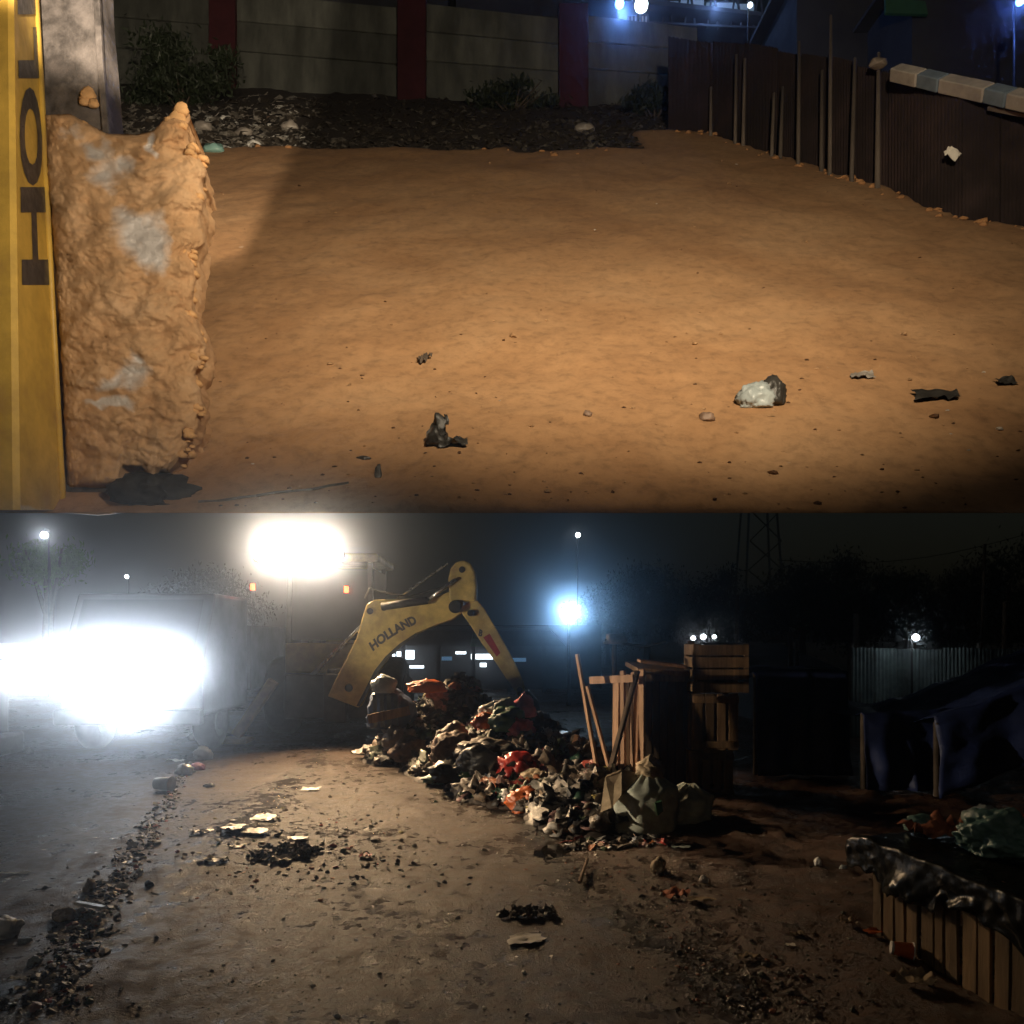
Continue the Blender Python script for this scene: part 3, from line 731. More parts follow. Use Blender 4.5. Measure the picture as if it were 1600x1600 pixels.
for side in (0, NC - 1):
    prev = [j * NC + side for j in range(NR)]
    for k in range(1, 9):
        t = k / 8; base = len(q.v); sg = -1 if side else 1
        for j in range(NR):
            p = front[j][side]; w = fbm(p.z * 7, t * 2.2, side, 4, 1.0)
            q.v.append(Vector((p.x + sg * (.06 * t + .035 * w * (t > 0)), p.y + (3.4 - p.y) * t, p.z + .012 * fbm(p.z * 9, t * 3, 5, 2, 1)))); bare.append(0)
        cur = list(range(base, base + NR))
        for j in range(NR - 1): q.f.append((prev[j], prev[j + 1], cur[j + 1], cur[j])); q.c.append(None)
        prev = cur
q.attr['bare'] = bare
build('bucket_shell', q, M['mud'], br, smooth=True, fix=True)
# loose mud clods sticking to the rim
q = MB(); r3 = random.Random(8)
for k in range(120):
    y = r3.uniform(190, 735); x = itp(OUT_R, y) - r3.uniform(0, 22)
    s = r3.uniform(.008, .026)
    lump(q, P(x, y, 3.12 - r3.uniform(-.03, .05)), (s, s, s * .8), k * 1.3, 2, .4, .3, .6)
for (x, y, s) in ((138, 156, .03), (133, 164, .024), (146, 168, .022), (284, 180, .03), (278, 195, .035), (270, 202, .035), (130, 210, .03)):
    lump(q, P(x, y, 3.185 if y < 172 and x < 200 else 3.1), (s, s * .5, s), x, 2, .5, .3, .6)
build('mud_clod', q, M['clod'], br, smooth=True, fix=False)['kind'] = 'stuff'
q = MB(); q.prism([P(58, -60, 3.2), P(148, -60, 3.2), P(150, 0, 3.2), P(158, 90, 3.2), P(168, 215, 3.2), P(168, 260, 3.2), P(70, 260, 3.2)], (0, .16, 0))
build('stick', q, M['worn_steel'], br, bevel=.012)
q = MB(); q.prism([P(142, -60, 3.18), P(152, -60, 3.18), P(160, 90, 3.18), P(171, 215, 3.18), P(160, 215, 3.18), P(150, 90, 3.18)], (0, .02, 0))
build('edge_plate', q, M['worn_steel'], br, bevel=.004)
q = MB(); lump(q, P(235, 790, 3.12), (.15, .10, .085), 4, 4, .5, .5, .4); build('dark_lump', q, M['black'], br, smooth=True)  # plain black lump under the bucket, no known part of it
q = MB(); q.box(P(150, 778, 3.2), (.2, .1, .1)); build('cutting_edge', q, M['worn_steel'], br, bevel=.01)

# --- lit market behind the wall (top edge of the photo)
def light_bulb(p, r, mat, label, name='bulb_lamp', cat='lamp', pole=None, group=None):
    t = thing(name, label, cat, Vector((p.x, p.y, pole if pole is not None else p.z - .3)), group)
    q = MB(); vs, fs = ico(2); q.add([p + v * r for v in vs], fs); build('bulb', q, M[mat], t, smooth=True)
    q = MB(); q.tube(p + Vector((0, r * .5, r * 1.1)), p + Vector((0, r * .5, r * 1.9)), r * .8, r * .5, 10); build('lamp_cap', q, M['dark_metal'], t)
    q = MB(); q.tube((p.x, p.y + r * 2.2, (pole if pole is not None else p.z - .3)), (p.x, p.y + r * 2.2, p.z + r * 1.6), max(.02, r * .25), max(.015, r * .2), 8)
    q.beam((p.x, p.y + r * 2.4, p.z + r * 1.5), (p.x, p.y, p.z + r * 1.6), r * .3, r * .3, Vector((0, 0, 1))); build('post', q, M['dark_metal'], t)
    return t
YB = 15.5
mk = thing('market_shed', 'dark market shed with blue lit openings and roof trusses behind the wall', 'shed', Vector((P(1090, 60, YB).x, YB, bank_z(YB))))
q = MB(); a, c = P(930, 45, YB), P(1235, 45, YB)
q.box(((a.x + c.x) / 2, YB + 2.0, (bank_z(YB) - .5 + a.z) / 2), (c.x - a.x, 3.0, a.z - bank_z(YB) + .5)); build('wall', q, M['building'], mk)
q = MB(); q.prism([P(880, -8, YB - .3), P(1240, 30, YB - .3), P(1240, 24, YB - .3), P(880, -16, YB - .3)], (0, 3.5, .2)); build('roof', q, M['building'], mk)
for (x0, x1, y0, y1, mt) in ((1024, 1060, 2, 20, 'lit_pane'), (1064, 1100, 0, 22, 'lit_pane'), (1104, 1150, 4, 24, 'lit_pane'), (1150, 1178, 6, 22, 'lit_pane'), (1182, 1200, 30, 42, 'lit_pane'), (1203, 1218, 32, 44, 'lit_pane')):
    q = MB(); q.prism([P(x0, y1, YB + .3), P(x1, y1, YB + .3), P(x1, y0, YB + .3), P(x0, y0, YB + .3)], (0, .05, 0)); build('window', q, M[mt], mk)
for k in range(12):
    x = 1015 + k * 18; q = MB(); q.beam(P(x, 46, YB - .05), P(x + (8 if k % 2 else -8), -12, YB - .05), .035, .04); build('truss_bar', q, M['building'], mk)
for y in (22, 40): build('truss_bar', MB().beam(P(1010, y - 4, YB - .1), P(1235, y + 6, YB - .1), .04, .04), M['building'], mk)
gt = thing('gate', 'pale lit bar gate below the blue lamp at the end of the wall', 'gate', S(992, 160))
for k in range(6):
    x = 982 + k * 5.5; q = MB().beam(P(x, 118, 13.6), P(x, 26, 13.6), .028, .03); build('gate_bar', q, M['rail_white'], gt)
build('gate_rail', MB().beam(P(978, 42, 13.65), P(1014, 44, 13.65), .04, .03), M['rail_white'], gt)
light_bulb(P(1002, 8, 13.2), .12, 'tube', 'round pale lamp at the top edge above the bar gate', pole=bank_z(13.2))
light_bulb(P(968, 6, 13.0), .08, 'tube_blue', 'blue lamp at the top edge left of the bar gate', pole=bank_z(13.0))
light_bulb(P(1172, 8, 14.6), .05, 'tube', 'small white lamp under the market roof at the top edge', pole=bank_z(14.6))
light_bulb(P(1594, 2, 9.0), .05, 'tube_blue', 'blue lamp at the top right corner beyond the fence', pole=bank_z(9.0))
for (loc, e, col) in ((P(972, 20, 12.6), 60, (.16, .36, 1)), (P(1120, 10, 14.9), 14, (.25, .45, 1)), (P(1594, 6, 8.8), 16, (.12, .25, 1))):
    d = bpy.data.lights.new('lamp_glow', 'POINT'); d.energy = e; d.color = col; d.shadow_soft_size = .08
    o = bpy.data.objects.new('lamp_glow', d); COL.objects.link(o); o.location = loc
# dark sheds beyond the fence added to keep the sky black along the top
def shed(x0, x1, yt, Y, label, mat='building', dpt=3.0, zb=None, slope=10):
    a, c = P(x0, yt, Y), P(x1, yt, Y); zb = bank_z(Y) - .4 if zb is None else zb
    t = thing('shed', label, 'shed', Vector(((a.x + c.x) / 2, Y, zb)))
    build('wall', MB().box(((a.x + c.x) / 2, Y + dpt / 2, (zb + a.z) / 2), (c.x - a.x, dpt, a.z - zb)), M[mat], t)
    build('roof', MB().prism([P(x0 - 15, yt + slope, Y - .2), P(x1 + 15, yt + slope, Y - .2), P(x1 + 15, yt + slope - 6, Y - .2), P(x0 - 15, yt + slope - 6, Y - .2)], (0, dpt + .4, .5)), M[mat], t)
    return t
shed(1245, 1420, -60, 13.5, 'added dark shed beyond the fence right of the lit market shed')
s_ = shed(1425, 1800, -70, 12.0, 'added dark shed beyond the painted rail at the top right corner')
q = MB(); q.prism([P(1384, 20, 11.8), P(1450, 22, 11.8), P(1446, 2, 11.8), P(1384, -4, 11.8)], (0, .05, 0))
tag(build('awning_sheet', q, M['green_sheet'], smooth=False), 'faint greenish lit awning at the top edge beyond the fence', 'awning')
for (x0, x1, yt, lab) in ((420, 700, -90, 'added dark house behind the left bays of the concrete wall'), (712, 925, -50, 'added dark house behind the right bays of the concrete wall')):
    shed(x0, x1, yt, 17.5, lab)

# ================================================================== LOWER YARD: backhoe loader
Yb = 12.0
bk = thing('backhoe_loader', 'yellow backhoe loader with arched boom, working lamps and dark body by the rubbish heap', 'backhoe', Vector((-2.9, Yb, 0)))
BO = [(512, 1088), (522, 1066), (540, 1032), (557, 998), (566, 965), (573, 944), (585, 937), (632, 936), (680, 933), (700, 925), (716, 927), (724, 942), (722, 957), (706, 968), (680, 977), (650, 990), (625, 1008), (604, 1028), (588, 1050), (574, 1078), (560, 1106)]
build('boom', MB().prism([P(x, y, Yb - .16) for x, y in BO], (0, .32, 0)), M['yellow_far'], bk, bevel=.015)
KN = [(702, 940), (700, 905), (704, 888), (712, 878), (724, 875), (735, 880), (742, 893), (745, 915), (744, 940)]
build('knuckle', MB().prism([P(x, y, Yb - .2) for x, y in KN], (0, .36, 0)), M['yellow_far'], bk, bevel=.03)
DI = [(717, 952), (742, 934), (756, 950), (774, 980), (792, 1012), (808, 1042), (818, 1066), (824, 1092), (810, 1088), (795, 1066), (775, 1036), (752, 1004), (734, 976)]
dip = build('dipper', MB().prism([P(x, y, Yb - .14) for x, y in DI], (0, .26, 0)), M['yellow_far'], bk, bevel=.015)
build('pivot_pin', MB().tube(P(711, 948, Yb - .26), P(711, 948, Yb + .2), .10, .10, 16), M['dark_metal'], bk)
build('hydraulic_cylinder', MB().tube(P(470, 1072, Yb + .3), P(580, 964, Yb + .3), .035).tube(P(580, 964, Yb + .3), P(700, 880, Yb + .12), .022), M['chrome'], bk)
build('hydraulic_hose', MB().path([P(570, 935, Yb - .05), P(578, 918, Yb - .05), P(592, 924, Yb - .05), P(640, 932, Yb - .05), P(700, 915, Yb - .05)], .014), M['black'], bk)
build('ram', MB().tube(P(596, 948, Yb - .24), P(668, 938, Yb - .24), .06, .06, 14), M['black'], bk, smooth=True)
build('ram_rod', MB().tube(P(668, 938, Yb - .24), P(712, 905, Yb - .24), .03, .03, 12), M['chrome'], bk, smooth=True)
for (x_, y_, r_) in ((578, 955, .05), (600, 950, .045), (722, 890, .05), (735, 958, .05), (545, 1075, .06), (812, 1078, .045)): build('pin', MB().tube(P(x_, y_, Yb - .21), P(x_, y_, Yb + .2), r_, r_, 14), M['dark_metal'], bk)
build('edge_plate', MB().prism([P(x_, y_, Yb - .175) for x_, y_ in [(562, 1104), (576, 1078), (590, 1051), (606, 1030), (627, 1010), (652, 992), (650, 989), (624, 1006), (602, 1026), (585, 1048), (571, 1076), (557, 1103)]], (0, .012, 0)), M['dark_metal'], bk)
# lettering along the lower edge of the boom
vs, fs = text_mesh('HOLLAND', .05)
x0, x1 = min(v.x for v in vs), max(v.x for v in vs); y0, y1 = min(v.y for v in vs), max(v.y for v in vs)
tp = [(583, 1018), (600, 1004), (618, 992), (636, 982), (653, 974)]; tu = (-7.5, -13)
def curve_at(t):
    k = min(3, int(t * 4)); f = t * 4 - k; a, c = tp[k], tp[k + 1]; return a[0] + (c[0] - a[0]) * f, a[1] + (c[1] - a[1]) * f
q = MB(); out = []
for v in vs:
    a = (v.x - x0) / (x1 - x0); h_ = (v.y - y0) / (y1 - y0); cx, cy_ = curve_at(a)
    out.append(P(cx + tu[0] * h_, cy_ + tu[1] * h_, Yb - .164))
q.add(out, fs); build('lettering', q, M['decal'], bk, fix=False)
vs, fs = text_mesh('B', .05); q = MB()
q.add([P(747 + v.x * 10 + v.y * 3, 992 - v.y * 13 + v.x * 5, Yb - .144) for v in vs], fs); build('lettering', q, M['decal'], dip, fix=False)
build('stripe', MB().prism([P(755, 996, Yb - .1435), P(765, 990, Yb - .1435), P(782, 1020, Yb - .1435), P(776, 1026, Yb - .1435)], (0, .002, 0)), M['decal_red'], dip)
# bucket at the end of the dipper (down behind the heap)
bp = [(808, 1082), (826, 1080), (842, 1096), (846, 1120), (836, 1142), (812, 1152), (790, 1146), (806, 1136), (822, 1122), (826, 1104), (812, 1094)]
build('bucket', MB().prism([P(x, y, Yb - .3) for x, y in bp], (0, .6, 0)), M['dark_metal'], bk, bevel=.01)
for k in range(4): build('tooth', MB().beam(P(798, 1149, Yb - .25 + k * .16), P(776, 1140, Yb - .25 + k * .16), .05, .03), M['dark_metal'], bk)
# chassis, cab, wheels, stabilisers
cx = -3.05; Yc = 13.0
build('chassis', MB().box((cx, Yc + 1.2, .75), (1.3, 3.6, .5)).box((cx + .2, Yc - .75, .75), (1.5, .25, .7)), M['dark_metal'], bk, bevel=.03)
build('swing_post', MB().box((-2.75, Yb + .15, .75), (.35, .5, .75)).tube((-2.75, Yb + .1, .35), (-2.75, Yb + .1, 1.2), .16), M['dark_metal'], bk, bevel=.02)
cab = build('cab', MB().box((cx, Yc + .6, 1.35), (1.5, 1.5, .5)), M['yellow_far'], bk, bevel=.03)
for sx in (-.7, .7):
    for sy in (-.1, 1.3): build('pillar', MB().beam((cx + sx, Yc + sy, 1.6), (cx + sx * .95, Yc + sy, 2.95), .08, .08), M['dark_metal'], cab)
build('roof', MB().box((cx, Yc + .6, 3.02), (1.65, 1.75, .14)), M['yellow_far'], cab, bevel=.04)
for sx in (-.71, .71): build('side_glass', MB().box((cx + sx, Yc + .6, 2.25), (.02, 1.25, 1.2)), M['glass'], cab)
build('rear_glass', MB().box((cx, Yc - .1, 2.25), (1.3, .02, 1.2)), M['glass'], cab)
build('hood', MB().box((cx, Yc + 2.5, 1.35), (1.0, 1.9, .8)), M['yellow_far'], bk, bevel=.08)
def wheel(root, c, r, w, axis=Vector((1, 0, 0))):
    c = Vector(c); t = build('wheel', MB().lathe(c - axis * w / 2, [(r * .55, 0), (r * .9, 0), (r, w * .2), (r, w * .8), (r * .9, w), (r * .55, w)], 28, axis), M['black'], root, smooth=True)
    build('rim', MB().lathe(c - axis * (w / 2 + .01), [(r * .1, .02), (r * .5, 0), (r * .54, w + .02), (r * .1, w)], 20, axis), M['dark_metal'], t)
for sx in (-.95, .95):
    wheel(bk, (cx + sx, Yc + .6, .68), .68, .42); wheel(bk, (cx + sx * .85, Yc + 3.0, .45), .45, .3)
for sx, fx in ((-.75, -1.35), (.95, 1.35)):
    build('stabiliser', MB().beam((cx + sx, Yc - .75, 1.0), (cx + fx, Yc - .75, .12), .16, .16).box((cx + fx, Yc - .75, .05), (.45, .4, .08)), M['yellow_far'], bk, bevel=.02)
for (x, y) in ((395, 917), (541, 921)): build('tail_light', MB().box(P(x, y, Yc - .25), (.07, .05, .11)), M['tail'], bk, bevel=.01)
lamp_px = [(404, 868), (436, 858), (468, 862), (500, 860), (528, 866)]
for i, (x, y) in enumerate(lamp_px):
    p = P(x, y, 12.55)
    h_ = build('work_lamp', MB().lathe(p + Vector((0, .14, 0)), [(.04, 0), (.09, .03), (.1, .12), (.1, .14)], 18, Vector((0, -1, -.15)).normalized()).beam(p + Vector((0, .1, -.02)), p + Vector((0, .35, -.1)), .04, .03), M['dark_metal'], bk, smooth=False)
    build('lens', MB().tube(p + Vector((0, -.004, 0)), p + Vector((0, -.02, -.003)), .088, .08, 18), M['lens_warm'], h_)
    if i % 2: spot('work_lamp_beam', p + Vector((0, -.08, -.012)), (0, 0, EYE + .2), 1250, (1.0, .86, .68), 18, 1.0, .07)
    else: spot('work_lamp_beam', p + Vector((0, -.08, -.012)), (-1.5 + .35 * (i - 2), 9.2, 0), 1050, (1.0, .68, .38), 65, 1.0, .07)

# ================================================================== vehicles whose headlamps glare at the left
def truck(X, label, lamps, w=2.0, hgt=2.3):
    t = thing('truck', label, 'truck', X.to_translation())
    body = build('cab', MB().prism([(-w / 2, 0, .55), (-w / 2, 0, 1.35), (-w / 2, .45, hgt), (-w / 2, 1.9, hgt), (-w / 2, 1.9, .55)], (w, 0, 0)).xf(X), M['truck_paint'], t, bevel=.05)
    build('windscreen', MB().prism([(-w * .43, .02, 1.42), (w * .43, .02, 1.42), (w * .43, .39, hgt - .1), (-w * .43, .39, hgt - .1)], (0, -.03, .0)).xf(X), M['glass'], body)
    build('bumper', MB().box((0, -.06, .55), (w * 1.02, .16, .22)).xf(X), M['dark_metal'], t, bevel=.03)
    for k in range(4): build('grille_bar', MB().box((0, -.03, .78 + .09 * k), (w * .5, .04, .045)).xf(X), M['dark_metal'], t)
    build('cargo_box', MB().box((0, 3.6, 1.35), (w, 3.2, 1.1)).xf(X), M['truck_paint'], t, bevel=.03)
    for sx in (-.85, .85):
        for dy in (.7, 4.2): wheel(t, X @ Vector((sx * w / 2, dy, .42)), .42, .26, (X.to_3x3() @ Vector((1, 0, 0))))
    for (p, r, e) in lamps:                       # p in the truck's own coordinates
        h_ = build('headlight', MB().lathe(p + Vector((0, .16, 0)), [(r * .6, 0), (r * 1.15, .05), (r * 1.2, .16)], 18, Vector((0, -1, 0))).xf(X), M['dark_metal'], t)
        build('lens', MB().tube(p + Vector((0, -.003, 0)), p + Vector((0, -.02, 0)), r, r * .9, 18).xf(X), M['lens_white'], h_)
        q_ = X @ (p + Vector((0, -.07, 0)))
        if e: spot('headlight_beam', q_, Vector((0.1, 0, EYE + .05)), e, (.80, .90, 1.0), 15, .7, .05)
    return t
X1 = Matrix.Translation((P(205, 1100, 11).x, 11.0, 0)); Xi = X1.inverted()
truck(X1, 'truck with a cluster of glaring white headlamps at the left', [(Xi @ P(x, y, 10.84), r * 1.5, 560) for (x, y, r) in ((128, 1040, .10), (172, 1022, .10), (212, 1052, .11), (246, 1024, .10), (284, 1042, .10), (158, 1082, .10), (206, 1098, .09), (240, 1084, .09), (96, 1036, .08))], 2.05, 2.35)
X2 = Matrix.Translation((-5.45, 7.4, 0)) @ Matrix.Rotation(pi / 2, 4, 'Z')
truck(X2, 'truck at the left edge with headlamp beams added to light the timber and boom', [(Vector((.68, -.16, 1.33)), .1, 0), (Vector((-.68, -.16, 1.33)), .1, 0)], 1.9, 2.2)
l1, l2 = X2 @ Vector((.68, -.24, 1.33)), X2 @ Vector((-.68, -.24, 1.33))
spot('headlight_beam', l2, (1.15, 7.0, .55), 1150, (1.0, .80, .55), 34, .8, .05)  # beam added to brighten the timber and sack
spot('headlight_beam', l1 + Vector((0, 0, .03)), (-1.3, 11.8, 2.0), 470, (1.0, .86, .62), 30, .8, .05)  # beam added to brighten the boom
spot('headlight_beam', l1, (0, 0, EYE), 420, (.85, .92, 1.0), 14, .7, .05)

# ================================================================== rubbish heap
def heap_z(x, y):
    c1 = .62 * math.exp(-((x + .05) / .85) ** 2 - ((y - 9.9) / .95) ** 2)
    c2 = .42 * math.exp(-((x - .35) / .75) ** 2 - ((y - 8.6) / .9) ** 2)
    c3 = .30 * math.exp(-((x - .8) / .55) ** 2 - ((y - 7.4) / .8) ** 2)
    c4 = .40 * math.exp(-((x + 1.35) / .5) ** 2 - ((y - 10.7) / .5) ** 2)
    c5 = .86 * math.exp(-((x + .85) / .7) ** 2 - ((y - 11.0) / .5) ** 2)
    z = max(c1, c2, c3, c4, c5) + .2 * (c1 + c2 + c3 + c4 + c5)
    return z * (1 + .28 * fbm(x, y, 2, 4, 1.6)) - .03
mb = MB(); mb.grid([[Vector((-3 + .06 * i, 6.2 + .07 * j, (heap_z(-3 + .06 * i, 6.2 + .07 * j) + .03 * fbm(i * .3, j * .3, 0, 3, 1) if heap_z(-3 + .06 * i, 6.2 + .07 * j) > .03 else -.12) + yard_z(-3 + .06 * i, 6.2 + .07 * j) - .012)) for i in range(85)] for j in range(80)])
hp = thing('rubbish_heap', 'long heap of mixed market rubbish beside the road in front of the backhoe', 'rubbish heap', Vector((0, 9.3, 0)))
build('earth_core', mb, simple('dark_wet_refuse', (.05, .036, .026), .6, .5, 6, .6), hp, smooth=True, fix=False)
q = MB(); r4 = random.Random(77)
PAL = [((.03, .024, .018), 34), ((.075, .052, .034), 26), ((.22, .155, .10), 10), ((.50, .45, .38), 7), ((.30, .27, .24), 6), ((.07, .10, .04), 8), ((.04, .10, .06), 4), ((.38, .06, .04), 5), ((.50, .16, .05), 3), ((.08, .10, .16), 4), ((.45, .25, .22), 3), ((.35, .28, .08), 3)]
def pick(r):
    t = r.uniform(0, sum(w for _, w in PAL))
    for c, w in PAL:
        t -= w
        if t <= 0: return c
    return PAL[0][0]
n = 0
while n < 4200:
    x, y = r4.uniform(-2.6, 2.0), r4.uniform(6.3, 11.6); z = heap_z(x, y)
    if z < .035 + .05 * r4.random() ** 2: continue
    n += 1; s = .012 + .07 * r4.random() ** 2.2
    p = Vector((x, y, z + yard_z(x, y)))
    if n % 16 == 0:
        s = r4.uniform(.05, .13); lump(q, p - Vector((0, 0, s * .3)), (s * r4.uniform(.8, 1.5), s * .8, s * .7), n * .77, 3, .5, .55, .5, 0, r4.uniform(0, 6), pick(r4))
    elif r4.random() < .3: lump(q, p - Vector((0, 0, s * .2)), (s, s * .8, s * .7), n * .77, 2, .5, .4, .5, 0, r4.uniform(0, 6), pick(r4))
    else: scrap(q, p, s, r4, pick(r4))
for k in range(800):
    while True:
        x, y = r4.uniform(-2.6, 1.9), r4.uniform(6.4, 11.4); z = heap_z(x, y)
        if z > .06: break
    e = .08; nn = Vector((heap_z(x - e, y) - heap_z(x + e, y), heap_z(x, y - e) - heap_z(x, y + e), 2 * e)).normalized()
    nn = (nn + Vector((r4.uniform(-.5, .5), r4.uniform(-.6, .3), 0))).normalized()
    w = .06 + .3 * r4.random() ** 2
    sheet(q, (x, y, z + yard_z(x, y) + .015), w, w * r4.uniform(.4, .9), k * 1.37, w * .35, 7, r4.uniform(0, 6.3), nn, pick(r4), .02)
build('mixed_refuse', q, M['litter'], hp, smooth=True, fix=False)['kind'] = 'stuff'
# bags one can point at
def heap_bag(x, y, Y, s, mt, label, knot=0.0, cat='bag', name='refuse_bag', rz=0, seed=None):
    s = tuple(k * 1.3 for k in s); p = P(x, y, Y - .12); zb = p.z - s[2] * .8
    q = MB(); lump(q, (p.x, p.y, zb), s, seed if seed is not None else x * .13, 4, .32, .5, .6, knot, rz)
    return tag(build(name, q, M[mt], smooth=True), label, cat, 'bags on the rubbish heap')
for a in [(808, 1207, 8.2, (.17, .15, .16), 'bag_red', 'left of the two full red bags at the foot of the heap'),
          (850, 1197, 8.5, (.17, .14, .13), 'bag_red', 'right of the two full red bags beside the white scrap bag', .2),
          (826, 1250, 7.5, (.13, .11, .10), 'bag_orange', 'orange-red bag lying below the two red bags'),
          (757, 1126, 9.2, (.10, .09, .08), 'bag_orange', 'small orange bag in the middle of the heap'),
          (818, 1106, 9.4, (.11, .09, .10), 'bag_pink', 'bright pink bag on top of the heap at its right', .5),
          (815, 1138, 9.0, (.11, .10, .10), 'bag_pink', 'dull pink bag under the bright pink one'),
          (771, 1112, 9.4, (.12, .1, .09), 'plastic_white', 'white plastic bag on top of the heap', .3),
          (790, 1112, 9.3, (.1, .09, .12), 'plastic_clear', 'milky plastic bag right of the white one on the heap top'),
          (793, 1125, 9.1, (.15, .12, .12), 'bag_green', 'dark green bag on the right side of the heap'),
          (705, 1168, 9.0, (.17, .14, .16), 'bag_brown', 'brown bag at the front of the heap near the road'),
          (708, 1152, 9.3, (.14, .12, .13), 'bag_grey', 'grey bag behind the brown one at the heap front'),
          (640, 1172, 10.0, (.17, .14, .13), 'bag_brown', 'rounded brown bag at the left end of the heap'),
          (625, 1155, 10.3, (.16, .14, .14), 'bag_grey', 'grey bag at the far left end of the heap'),
          (756, 1172, 8.7, (.22, .14, .11), 'bag_grey', 'long pale grey bag across the heap front'),
          (770, 1190, 8.5, (.26, .18, .17), 'bag_dark', 'big black bag at the foot of the heap by the red bags'),
          (712, 1205, 8.6, (.20, .14, .10), 'bag_dark', 'black bag on the road edge at the heap foot'),
          (688, 1216, 8.9, (.13, .09, .05), 'bag_teal', 'flat teal bag on the road edge at the heap foot'),
          (840, 1220, 7.9, (.14, .11, .10), 'sack_tan', 'pale tan bag between the red bags and the road'),
          (796, 1245, 7.7, (.08, .07, .06), 'plastic_white', 'small white bag left of the orange-red bag'),
          (872, 1228, 7.7, (.22, .14, .09), 'leaf_dark', 'heap of dark green leaves right of the red bags'),
          (895, 1268, 7.1, (.17, .12, .09), 'sack_tan', 'pale tan cloth bag near the woven sack'),
          (920, 1298, 6.7, (.16, .08, .05), 'plastic_white', 'flat white plastic bag in front of the woven sack'),
          (855, 1150, 9.0, (.06, .05, .04), 'bag_grey', 'tiny grey bag below the pale tub'),
          (668, 1072, 10.5, (.18, .08, .08), 'bag_orange', 'orange cloth on the back of the heap under the boom', .2),
          (735, 1210, 8.4, (.09, .06, .05), 'bag_green', 'green wrapper between the black bags'),
          (900, 1245, 7.3, (.12, .09, .07), 'bag_red', 'red wrapper beside the leaning sticks'),
          (930, 1215, 7.8, (.1, .09, .09), 'bag_red', 'red and white wrapper behind the leaning sticks'),
          (868, 1270, 7.2, (.09, .07, .06), 'bag_orange', 'yellowish orange wrapper near the road edge')]:
    heap_bag(*a)
# blue bundle with a white top and a board, left on the heap under the boom
bb_ = thing('blue_bundle', 'blue tarpaulin bundle with a pale top on the left of the heap', 'bundle', P(610, 1120, 10.6))
q = MB(); lump(q, P(612, 1136, 10.6), (.34, .24, .34), 5, 4, .25, .3); build('tarpaulin', q, simple('faded_blue_sheet', (.10, .14, .24), .5, .4, 4, .4), bb_, smooth=True)
q = MB(); lump(q, P(600, 1082, 10.5), (.17, .14, .15), 8, 4, .25, .3); build('pale_top', q, M['plastic_clear'], bb_, smooth=True)
for k in range(4): build('slat', MB().beam(P(587 + k * 11, 1136, 10.25), P(585 + k * 11, 1085, 10.3), .05, .02), simple('blue_slat', (.10, .14, .2), .6) if k == 0 else bpy.data.materials['blue_slat'], bb_)
q = MB().beam(P(575, 1124, 10.1), P(640, 1110, 10.2), .12, .03); tag(build('board', q, M['wood_dark'], bevel=.004), 'short board lying on the heap below the blue bundle', 'board')
# pale tub standing behind the heap
tb = thing('plastic_tub', 'pale bluish plastic tub standing behind the red bags', 'tub', P(858, 1180, 9.3))
p = P(858, 1180, 9.3); p.z = .1
build('tub_wall', MB().lathe(p, [(.15, 0), (.17, .02), (.22, .40), (.235, .41), (.235, .43), (.20, .43), (.155, .04)], 24), M['plastic_clear'], tb, smooth=True)
build('rim', MB().lathe(p + Vector((0, 0, .41)), [(.23, 0), (.245, 0), (.245, .03), (.23, .03)], 24), M['plastic_clear'], tb, smooth=True)
q = MB(); q.prism([P(880, 1200, 8.4), P(905, 1190, 8.4), P(903, 1150, 8.4), P(898, 1148, 8.4)], (.02, .06, 0))
tag(build('wood_shard', q, M['wood'], bevel=.003), 'pointed pale wood shard standing beside the red bags', 'shard')

# ================================================================== timber, crates, sacks
def gz(p, d=0): return Vector((p.x, p.y, yard_z(p.x, p.y) + d))
PL = [ # bottom px, top px, Y, width, thick, label
 ((940, 1240), (902, 1022), 7.6, .035, .03, 'long thin stick leaning farthest left against the timber', 'wood'),
 ((955, 1208), (918, 1072), 7.8, .035, .03, 'thin stick leaning just right of the leftmost stick', 'wood'),
 ((962, 1212), (964, 1062), 8.0, .075, .03, 'leftmost upright plank of the leaning timber', 'wood'),
 ((974, 1214), (973, 1048), 7.95, .05, .03, 'narrow upright plank second from the left', 'wood'),
 ((982, 1214), (981, 1060), 8.05, .06, .03, 'dark-edged upright plank in the middle of the timber', 'wood_dark'),
 ((988, 1216), (990, 1050), 7.9, .045, .03, 'narrow upright plank right of the middle of the timber', 'wood'),
 ((994, 1216), (998, 1062), 7.95, .05, .025, 'upright plank second from the right', 'wood'),
 ((1003, 1218), (1003, 1046), 7.85, .065, .03, 'rightmost and widest upright plank of the timber', 'wood'),
 ((950, 1210), (996, 1048), 7.7, .05, .03, 'dark plank leaning diagonally across the upright timber', 'ply'),
]
for (b0, t0, Y, w, th, lab, mt) in PL:
    a = P(b0[0], b0[1], Y); c = P(t0[0], t0[1], Y + .12)
    tag(build('timber_plank', MB().beam(a - Vector((0, 0, .03)), c, w * 1.15, th, Vector((-.82, -.57, 0))), M[mt], bevel=.003), lab, 'plank', 'leaning timber')
tag(build('timber_plank', MB().beam(P(922, 1063, 7.9), P(990, 1060, 7.55), .075, .03), M['wood'], bevel=.003), 'short horizontal board nailed across the top of the timber', 'plank', 'leaning timber')
